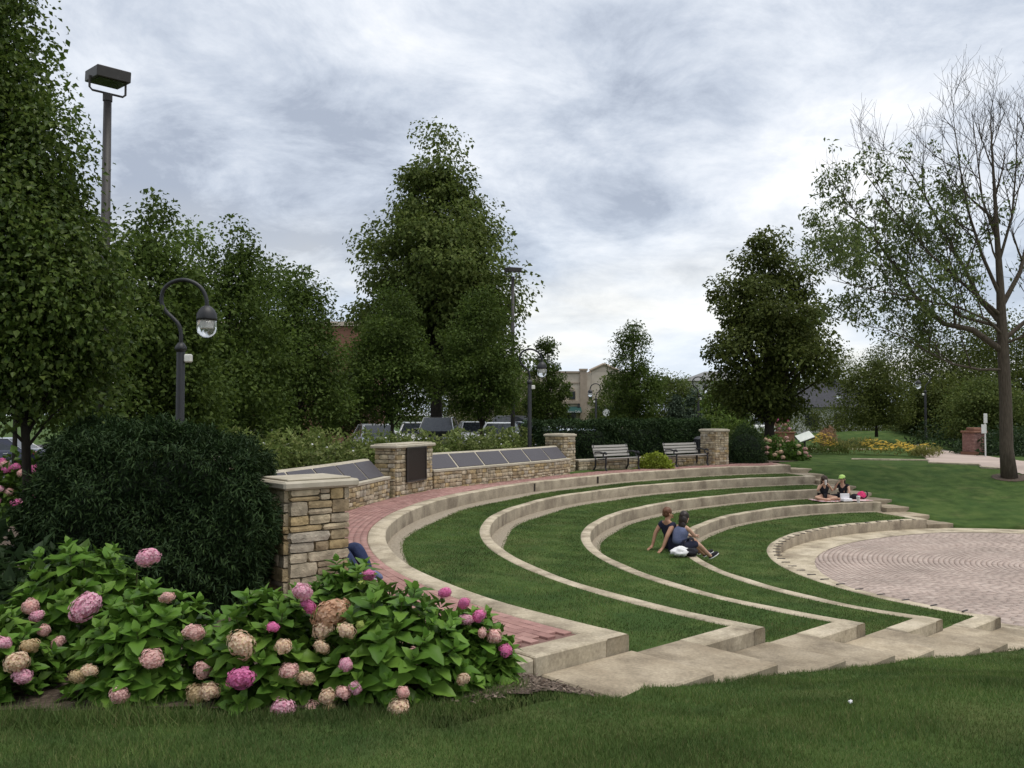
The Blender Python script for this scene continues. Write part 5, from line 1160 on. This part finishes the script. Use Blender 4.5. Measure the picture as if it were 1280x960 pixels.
def house(px0, px1, ridge, eave, D, lab, m, wallm):
    k = D/FPX; x0, x1 = (px0-640)*k, (px1-640)*k; zr, ze = 2+(518-ridge)*k, 2+(518-eave)*k; root = empty('house', ((x0+x1)/2, D, 0), 0, lab, 'house', 'houses beyond the park'); w = (x1-x0)/2
    mb = MB(); mb.box((0, 5, ze/2-.02), (2*w-.8, 9, ze)); mb.build('wall', MATS[wallm], root)
    g = MB(); A = [g.bm.verts.new(q) for q in ((-w,0,ze),(w,0,ze),(w,10,ze),(-w,10,ze),(-w*.25,5,zr),(w*.6,5,zr))]
    for f in ((0,1,5,4),(1,2,5),(2,3,4,5),(3,0,4),(3,2,1,0)): g.bm.faces.new([A[i] for i in f])
    rf = g.build('roof', MATS[m], root)
    mb = MB(); mb.box((w*.2, 4.2, zr-.1), (.5,.5,.5)); mb.build('chimney', MATS[m], rf)
    for j in (-.5, .1, .55): mb = MB(); mb.box((j*w, .47, ze*.55), (1.3,.06,1.2)); mb.build('window', MATS['window_glass'], root)
house(985, 1110, 476, 509, 85, 'house with a dark shingled roof behind the far shrubs', 'shingle', 'siding')
house(860, 945, 462, 476, 110, 'grey-roofed house behind the trees left of the large dark tree', 'roof_grey', 'siding')

# ---------------------------------------------------------------- signs and small things on the right
def info_sign():
    p = atd(1006, 566, 40.5); g = float(lawn_h(p.x, 40.5)); root = empty('information_sign', (p.x, 40.5, g), 0, 'slanted white information panel on a dark post by the yellow flowers', 'sign')
    mb = MB(); mb.tube([(0,0,0),(0,0,.9)], .05, 8); mb.build('post', MATS['black_metal'], root)
    M = Matrix.Rotation(-.35, 3, 'Y') @ Matrix.Rotation(.55, 3, 'X'); mb = MB(); mb.box((0,-.02,.97), (.72,.55,.035), M=M, bev=.006); mb.build('panel', MATS['sign_white'], root)
    mb = MB(); mb.box((0,0,.93), (.76,.59,.03), M=M); mb.build('frame', MATS['black_metal'], root)
info_sign()
def gate_pier():
    p = atd(1217, 520, 43); g = float(lawn_h(p.x, 43)); root = empty('brick_pier', (p.x, 43, g), .3, 'short brick gate pier beside the brick path', 'pier')
    mb = MB(); mb.box((0,0,.02), (.85,.85,.3)); mb.build('plinth', MATS['brick_far'], root)
    bmx = MB(); bmx.box((0,0,0), (.215,.105,.06), bev=.006); me = bmx.mesh('brick'); me.materials.append(MATS['brick'])
    for r in range(13):
        for f in range(4):
            for c in range(3):
                o = bpy.data.objects.new('brick', me); COL.objects.link(o); o.parent = root; off = -.23+c*.23+(.04 if r % 2 else -.04); a = f*math.pi/2; v = Matrix.Rotation(a, 3, 'Z') @ Vector((off, -.31, .21+r*.07)); o.location = v; o.rotation_euler = (0,0,a)
    mb = MB(); mb.box((0,0,.6), (.62,.62,1.0)); mb.build('mortar_core', MATS['mortar'], root)
    mb = MB(); mb.box((0,0,1.15), (.86,.86,.1), bev=.02); mb.build('cap', MATS['brick_far'], root)
    mb = MB(); mb.box((0,0,1.28), (.5,.5,.16), bev=.03); mb.build('finial', MATS['brick_far'], root)
gate_pier()
def route_sign():
    p = atd(1231, 520, 41); g = float(lawn_h(p.x, 41)); root = empty('route_sign', (p.x, 41, g), 0, 'white post with two small white signs beside the brick gate pier', 'sign')
    mb = MB(); mb.tube([(0,0,0),(0,0,1.95)], .035, 8); mb.build('post', MATS['white_paint'], root)
    mb = MB(); mb.box((0,-.05,1.82), (.17,.03,.45), bev=.008); mb.build('sign_plate', MATS['white_paint'], root)
    mb = MB(); mb.box((-.08,-.05,1.32), (.24,.03,.42), bev=.008); mb.build('sign_plate', MATS['white_paint'], root)
route_sign()
def stop_back():
    p = atd(758, 520, 78); root = empty('round_sign', (p.x, 78, 0), 0, 'white roundel sign on a dark post in front of the right awning', 'sign')
    mb = MB(); mb.tube([(0,0,0),(0,0,2.6)], .05, 6); mb.build('post', MATS['black_metal'], root)
    mb = MB(); mb.tube([(0,-.08,2.15),(0,-.05,2.15)], .34, 8); mb.build('plate', MATS['white_paint'], root)
stop_back()
def planter():
    p = atd(978, 518, 52); root = empty('brick_planter', (p.x, 52, 0), .2, 'brick planter with pink and white flowers beside the large dark tree trunk', 'planter')
    mb = MB(); mb.box((0,0,.45), (1.0,1.0,.9), bev=.02); mb.box((0,0,.93), (1.12,1.12,.08), bev=.02); mb.build('box', MATS['brick_far'], root)
    for k in range(10):
        a = k*.63; o = bpy.data.objects.new('flower_head', HEADS[('pink','pale','magenta')[k % 3]][0]); COL.objects.link(o); o.parent = root; o.location = (.35*math.cos(a), .35*math.sin(a), 1.12+.28*(k % 3)); o.scale = (.14,.14,.14)
    rng = np.random.default_rng(5); c = rng.normal(size=(500,3))*np.array([.25,.25,.22])+np.array([0,0,1.25]); leafcloud('foliage', c, norm(c-np.array([0,0,1.1])), .12, MATS['leaf_rose'], root, rng)
planter()
for k, (a, b) in enumerate([((1064,574.5),(1160,576)), ((1161,579),(1224,581.5)), ((1226,584.5),(1263,587.5))]):
    p, q = onlawn(*a), onlawn(*b); d = q-p; m = (p+q)/2; mb = MB(); mb.box((0,0,0), (Vector((d.x, d.y)).length, .22, .3), bev=.015); o = mb.build('path_kerb', MATS['concrete'], None, loc=(m.x, m.y, m.z-.09)); o.rotation_euler = (0,-math.asin(d.z/d.length),math.atan2(d.y, d.x))
    tag(o, ['long concrete kerb along the foot of the yellow flower bed', 'middle concrete kerb edging the brick path', 'short concrete kerb next to the half-bare tree'][k], 'kerb', 'kerbs of the brick path')
p = atd(1063, 878, 5.9); pz = None
for D in np.arange(5, 8, .02):
    v = atd(1063, 877, D)
    if v.z <= float(lawn_h(v.x, v.y))+.03: break
mb = MB(); mb.blob((0,0,0), (.015,.013,.011), 2, .8, 3); o = mb.build('paper_scrap', MATS['cloth_white'], None, loc=(v.x, v.y, v.z)); tag(o, 'tiny crumpled white scrap lying on the foreground lawn', 'litter')

# ---------------------------------------------------------------- people
def skin(name, joints, edges, m, parent, sub=2):
    names = list(joints); me = bpy.data.meshes.new(name); me.from_pydata([joints[n][:3] for n in names], [(names.index(a), names.index(b)) for a, b in edges], [])
    o = link(name, me, m, parent); md = o.modifiers.new('Skin', 'SKIN'); md.use_smooth_shade = True; md.branch_smoothing = .4
    for i, n in enumerate(names):
        v = me.skin_vertices[0].data[i]; r = joints[n][3]; v.radius = (r, r) if not isinstance(r, tuple) else r; v.use_root = (i == 0)
    s = o.modifiers.new('Subsurf', 'SUBSURF'); s.levels = sub; s.render_levels = sub
    return o
def person(loc, rz, label, J, skinm, hairm, tops, hair, extra=None):
    """J: joints in local metres (x forward, y left, z up). tops: list of (part name, material, joints, grow)"""
    root = empty('person', loc, rz, label, 'person'); E = [('pelvis','belly'),('belly','chest'),('chest','neck'),('neck','jaw'),('jaw','head')]
    J = dict(J)
    for s in 'LR': a, b = J['sho'+s], J['elb'+s]; J['ups'+s] = tuple(a[i]*.5+b[i]*.5 for i in range(4))
    JJ = {k: v for k, v in J.items() if len(v) == 4}
    for s in 'LR': E += [('chest','sho'+s),('sho'+s,'ups'+s),('ups'+s,'elb'+s),('elb'+s,'wri'+s),('pelvis','hip'+s),('hip'+s,'kne'+s),('kne'+s,'ank'+s),('ank'+s,'toe'+s)]
    for s in 'LR':
        w = Vector(J['wri'+s][:3]); d = (w-Vector(J['elb'+s][:3])).normalized(); if_down = Vector(J.get('hand'+s, tuple(w+d*.09))[:3]); hd = (if_down-w).normalized(); sd = hd.cross(Vector((0,0,1))); sd = sd.normalized() if sd.length > .1 else Vector((0,1,0))
        JJ['palm'+s] = (*(w+hd*.06), .03); E.append(('wri'+s, 'palm'+s))
        for k, (o, l) in enumerate(((-.03,.075),(-.011,.09),(.01,.085),(.029,.065))):
            a = w+hd*.09+sd*o; b = a+hd*l*.55; c = b+hd*l*.4+Vector((0,0,-.015)); JJ[f'f{s}{k}a'] = (*a, .010); JJ[f'f{s}{k}b'] = (*b, .009); JJ[f'f{s}{k}c'] = (*c, .007); E += [('palm'+s, f'f{s}{k}a'), (f'f{s}{k}a', f'f{s}{k}b'), (f'f{s}{k}b', f'f{s}{k}c')]
        sg = -1 if s == 'L' else 1; a = w+hd*.04+sd*.04*sg; b = a+hd*.035+sd*.022*sg; JJ['t'+s+'a'] = (*a, .012); JJ['t'+s+'b'] = (*b, .009); E += [('palm'+s, 't'+s+'a'), ('t'+s+'a', 't'+s+'b')]
    skin('body', JJ, E, MATS[skinm], root)
    for nm, m, js, gr in tops:
        ed = [e for e in E if e[0] in js and e[1] in js]; first = [j for j in J if j in js]
        sc = {j: (*J[j][:3], (J[j][3] if not isinstance(J[j][3], tuple) else max(J[j][3]))*gr+.012) for j in first}; skin(nm, sc, ed, MATS[m], root)
    h = Vector(J['head'][:3]); jw = Vector(J['jaw'][:3]); f = Vector(J.get('look', (1,0,0))).normalized(); sd = Vector((0,0,1)).cross(f).normalized()
    mb = MB(); mb.blob(jw+f*.092+Vector((0,0,.02)), (.016,.014,.022), 1); mb.build('nose', MATS[skinm], root, smooth=True)
    for s in (-1, 1): mb = MB(); mb.blob(h+f*.088+sd*.034*s-Vector((0,0,.02)), (.011,.011,.008), 1); mb.build('eye', MATS['hair_dark'], root); mb = MB(); mb.blob(h-f*.005+sd*.092*s-Vector((0,0,.035)), (.02,.012,.032), 1); mb.build('ear', MATS[skinm], root)
    mb = MB(); mb.blob(jw+f*.082-Vector((0,0,.022)), (.012,.026,.007), 1); mb.build('mouth', MATS['cloth_pink'], root)
    mb = MB()
    for (c, r) in hair: mb.blob(h+f*c[0]+sd*c[1]+Vector((0,0,c[2])), r, 3, .18, 4)
    mb.build('hair', MATS[hairm], root, smooth=True)
    if extra: extra(root, J, f)
    return root
def shoes(m, sole='cloth_white'):
    def f(root, J, fw):
        for s in 'LR':
            a, t = Vector(J['ank'+s][:3]), Vector(J['toe'+s][:3]); d = (t-a).normalized(); M = d.to_track_quat('X', 'Z').to_matrix(); c = (a+t)/2+d*.01
            mb = MB(); mb.blob(c, (.135,.048,.05), 2, .05, 1, M); sh = mb.build('shoe', MATS[m], root, smooth=True); mb = MB(); mb.blob(c-M @ Vector((0,0,.032)), (.138,.05,.02), 2, 0, 0, M); mb.build('sole', MATS[sole], sh, smooth=True)
    return f
LONG = [((-.015,0,.02),(.108,.105,.112)),((-.07,0,-.08),(.075,.105,.14)),((-.10,0,-.2),(.06,.10,.14)),((-.1,0,-.3),(.045,.085,.1))]
SHORT = [((-.022,0,.025),(.104,.100,.098)),((-.05,0,-.03),(.07,.088,.07))]
GZ = -.9; W0 = atz(848, 689, GZ+.02); fw = Vector((.84,.54)); ang = math.atan2(.54,.84)
J = dict(pelvis=(0,0,.13,.15), belly=(.03,0,.28,.135), chest=(.09,0,.44,.135), neck=(.15,0,.57,.052), jaw=(.20,0,.64,.068), head=(.185,0,.725,.094),
  shoL=(.10,.165,.52,.058), elbL=(.30,.19,.33,.037), wriL=(.46,.08,.30,.027), shoR=(.10,-.155,.52,.052), elbR=(.30,-.19,.33,.037), wriR=(.46,-.06,.32,.027),
  hipL=(.05,.09,.12,.1), kneL=(.47,.10,.16,.062), ankL=(.86,.10,-.14,.042), toeL=(.98,.13,-.10,.035), hipR=(.05,-.09,.12,.1), kneR=(.47,-.09,.15,.062), ankR=(.88,-.06,-.16,.042), toeR=(1.0,-.09,-.1,.035), look=(1,.25,-.1))
person((W0.x, W0.y, GZ), ang, 'woman with long dark hair in blue top and navy shorts, seated with legs stretched out', J, 'skin', 'hair_dark',
  [('top','cloth_blue',('pelvis','belly','chest','shoL','shoR'),1.10), ('shorts','cloth_navy',('pelvis','hipL','hipR','kneL','kneR'),1.08)], LONG, shoes('cloth_black'))
J = dict(pelvis=(0,0,.13,.14), belly=(-.07,0,.29,.125), chest=(-.15,0,.48,.14), neck=(-.18,0,.63,.06), jaw=(-.13,0,.71,.072), head=(-.15,0,.795,.097),
  shoL=(-.17,.18,.565,.062), elbL=(-.30,.24,.34,.045), wriL=(-.38,.25,.07,.033), shoR=(-.17,-.18,.565,.066), elbR=(-.36,-.2,.34,.048), wriR=(-.46,-.16,.07,.034), handL=(-.46,.26,.02), handR=(-.54,-.16,.02),
  hipL=(.05,.1,.12,.1), kneL=(.50,.12,.17,.066), ankL=(.88,.12,-.16,.044), toeL=(1.0,.16,-.12,.04), hipR=(.05,-.1,.12,.1), kneR=(.50,-.10,.17,.066), ankR=(.88,-.08,-.16,.044), toeR=(1.0,-.1,-.12,.04), look=(1,-.35,0))
MP = W0+Vector((.20*.84-.36*.54, .20*.54+.36*.84, 0))
person((MP.x, MP.y, GZ), ang, 'man with short reddish-brown hair in navy t-shirt, leaning back on his hands', J, 'skin_tan', 'hair_red',
  [('t_shirt','cloth_navy',('pelvis','belly','chest','shoL','shoR','upsL','upsR'),1.08), ('shorts','cloth_black',('pelvis','hipL','hipR','kneL','kneR'),1.1)], SHORT, shoes('cloth_black'))
bp = atz(852, 691, GZ+.05); b2 = bp+Vector((.02,-.12,0))
root = empty('tote_bag', (b2.x, b2.y, GZ), ang, 'white and black bag lying on the grass beside the seated woman', 'bag'); mb = MB(); mb.blob((-.1,0,.1), (.22,.13,.1), 3, .5, 2); mb.build('white_cloth', MATS['cloth_white'], root, smooth=True); mb = MB(); mb.blob((.12,-.07,.085), (.17,.13,.085), 3, .4, 6); mb.build('dark_pouch', MATS['cloth_black'], root, smooth=True)
# picnic
def face_cam(p): return math.atan2(-p.y, -p.x)
G1 = atz(1030, 626, GZ); G2 = atz(1054, 625.5, GZ)
J = dict(pelvis=(0,0,.12,.125), belly=(.02,0,.26,.1), chest=(.03,0,.42,.11), neck=(.05,0,.56,.047), jaw=(.09,0,.63,.066), head=(.08,0,.71,.09),
  shoL=(.03,.15,.50,.048), elbL=(.16,.25,.33,.036), wriL=(.20,.09,.56,.026), shoR=(.03,-.15,.50,.048), elbR=(.16,-.25,.33,.036), wriR=(.20,-.09,.56,.026), handL=(.19,.02,.60), handR=(.19,-.02,.60),
  hipL=(.06,.1,.11,.09), kneL=(.30,.36,.11,.06), ankL=(.36,.02,.07,.04), toeL=(.36,-.1,.05,.034), hipR=(.06,-.1,.11,.09), kneR=(.30,-.36,.11,.06), ankR=(.42,.0,.06,.04), toeR=(.42,.12,.05,.034), look=(1,0,-.15))
def cup(root, J, f): mb = MB(); mb.lathe([(.03,0),(.04,.16)], 12, (.25,0,.545)); mb.build('drink_cup', MATS['cup_paper'], root)
person((G1.x, G1.y, GZ+.015), face_cam(G1)+.25, 'woman with long wavy brown hair in black, cross-legged on blanket, drinking', J, 'skin', 'hair_brown', [('black_top','cloth_black',('pelvis','belly','chest','shoL','shoR'),1.08), ('shorts','cloth_black',('pelvis','hipL','hipR'),1.05)], LONG+[((-.03,.085,-.1),(.05,.035,.13)),((-.03,-.085,-.1),(.05,.035,.13))])
o = empty('paper_cup', (G1.x+.25*math.cos(face_cam(G1)+.25), G1.y+.25*math.sin(face_cam(G1)+.25), GZ+.55), 0, 'white cup held to the mouth of the woman with wavy hair', 'cup'); mb = MB(); mb.lathe([(.03,0),(.042,.17),(.038,.17)], 12); mb.build('cup_body', MATS['cup_paper'], o)
J2 = dict(J); J2.update(shoL=(.03,.17,.52,.055), elbL=(.14,.26,.32,.038), wriL=(.26,.22,.12,.027), handL=(.33,.2,.1), wriR=(.22,-.10,.56,.027), handR=(.19,-.05,.62), shoR=(.03,-.17,.52,.055), chest=(.03,0,.43,.125), head=(.08,0,.73,.092), jaw=(.09,0,.65,.067))
def capfn(root, J, f):
    h = Vector(J['head'][:3]); mb = MB(); mb.blob(h+Vector((-.005,0,.045)), (.108,.105,.085), 3); c = mb.build('cap', MATS['cloth_lime'], root, smooth=True); mb = MB(); mb.blob(h+f*.13+Vector((0,0,.035)), (.085,.08,.014), 2); mb.build('visor', MATS['cloth_lime'], c, smooth=True)
    pass
person((G2.x, G2.y, GZ+.015), face_cam(G2)-.35, 'woman in lime-green cap and dark t-shirt sitting on the picnic blanket', J2, 'skin', 'hair_dark', [('t_shirt','cloth_black',('pelvis','belly','chest','shoL','shoR','upsL','upsR'),1.08), ('leggings','cloth_black',('pelvis','hipL','hipR','kneL','kneR','ankL','ankR'),1.12)], SHORT+[((-.09,.03,-.14),(.04,.05,.13))], capfn)
def blanket():
    c = (G1+G2)/2+Vector((.22,-.02,0)); root = MB(); n = 14
    V = [[None]*(n+1) for _ in range(n+1)]; d = (G2-G1).normalized(); e = Vector((d.y, -d.x, 0))
    for i in range(n+1):
        for j in range(n+1):
            p = c+d*((i/n-.5)*1.9)+e*((j/n-.5)*.85); V[i][j] = root.bm.verts.new((p.x, p.y, GZ+.018+.018*mnoise.noise(Vector((i*.7, j*.9, 0)))))
    for i in range(n):
        for j in range(n): root.bm.faces.new((V[i][j], V[i+1][j], V[i+1][j+1], V[i][j+1]))
    o = root.build('picnic_blanket', MATS['cloth_blanket'], None, smooth=True); s = o.modifiers.new('Solid', 'SOLIDIFY'); s.thickness = .012; tag(o, 'red and pink picnic blanket under the two women', 'blanket')
    q = atz(1058, 627, GZ+.02); root = empty('food_box', (q.x, q.y, GZ+.03), .2, 'white folded food box on the picnic blanket', 'box'); mb = MB(); mb.box((0,0,.05), (.34,.24,.1), bev=.02, taper=.9); mb.build('base', MATS['plastic_white'], root); mb = MB(); mb.box((0,.09,.17), (.34,.03,.16), bev=.01); mb.build('lid', MATS['plastic_white'], root)
    q = atz(1073, 628.5, GZ+.02); root = empty('paper_cup', (q.x, q.y, GZ+.02), 0, 'pale paper cup standing at the right end of the blanket', 'cup'); mb = MB(); mb.lathe([(.045,0),(.06,.2),(.055,.2)], 14); mb.build('cup_body', MATS['cup_paper'], root); mb = MB(); mb.lathe([(.064,.2),(.064,.215),(.05,.225)], 14); mb.build('lid', MATS['plastic_white'], root)
    q = atz(1077, 624, GZ+.02); root = empty('picnic_bag', (q.x, q.y, GZ), .3, 'round hot-pink and black bag beside the woman in the cap', 'bag'); mb = MB(); mb.blob((0,0,.14), (.17,.12,.14), 3, .35, 2); mb.build('bag_body', MATS['cloth_pink'], root, smooth=True)
    mb = MB(); mb.tube([(.15*math.cos(t), -.11, .2+.14*math.sin(t)) for t in np.linspace(-2.4,.9,9)], .02, 6); mb.build('strap', MATS['cloth_black'], root, smooth=True); mb = MB(); mb.blob((-.26,.02,.1), (.17,.12,.1), 3, .3, 5); mb.build('dark_pouch', MATS['cloth_black'], root, smooth=True)
blanket()
# person in jeans hidden behind the nearest pier
J = dict(pelvis=(0,0,.13,.14), belly=(-.03,0,.29,.12), chest=(-.05,0,.48,.13), neck=(-.03,0,.62,.055), jaw=(.02,0,.69,.07), head=(.0,0,.775,.095),
  shoL=(-.05,.17,.55,.055), elbL=(.08,.24,.33,.04), wriL=(.16,.2,.2,.028), shoR=(-.05,-.17,.55,.055), elbR=(.04,-.24,.33,.04), wriR=(.16,-.2,.2,.028),
  hipL=(.06,.1,.13,.1), kneL=(.50,.12,.38,.078), ankL=(.70,.12,.09,.05), toeL=(.84,.13,.05,.04), hipR=(.06,-.1,.13,.1), kneR=(.48,-.10,.35,.078), ankR=(.72,-.12,.09,.05), toeR=(.86,-.12,.05,.04), look=(1,0,-.2))
person((-2.40,10.86,0), math.atan2(-.5,.85), 'person in blue jeans sitting behind the nearest stone pier, only bent leg showing', J, 'skin', 'hair_brown', [('t_shirt','cloth_navy',('pelvis','belly','chest','shoL','shoR','upsL','upsR'),1.08), ('jeans','denim',('pelvis','hipL','hipR','kneL','kneR','ankL','ankR'),1.1)], SHORT, shoes('cloth_blue'))
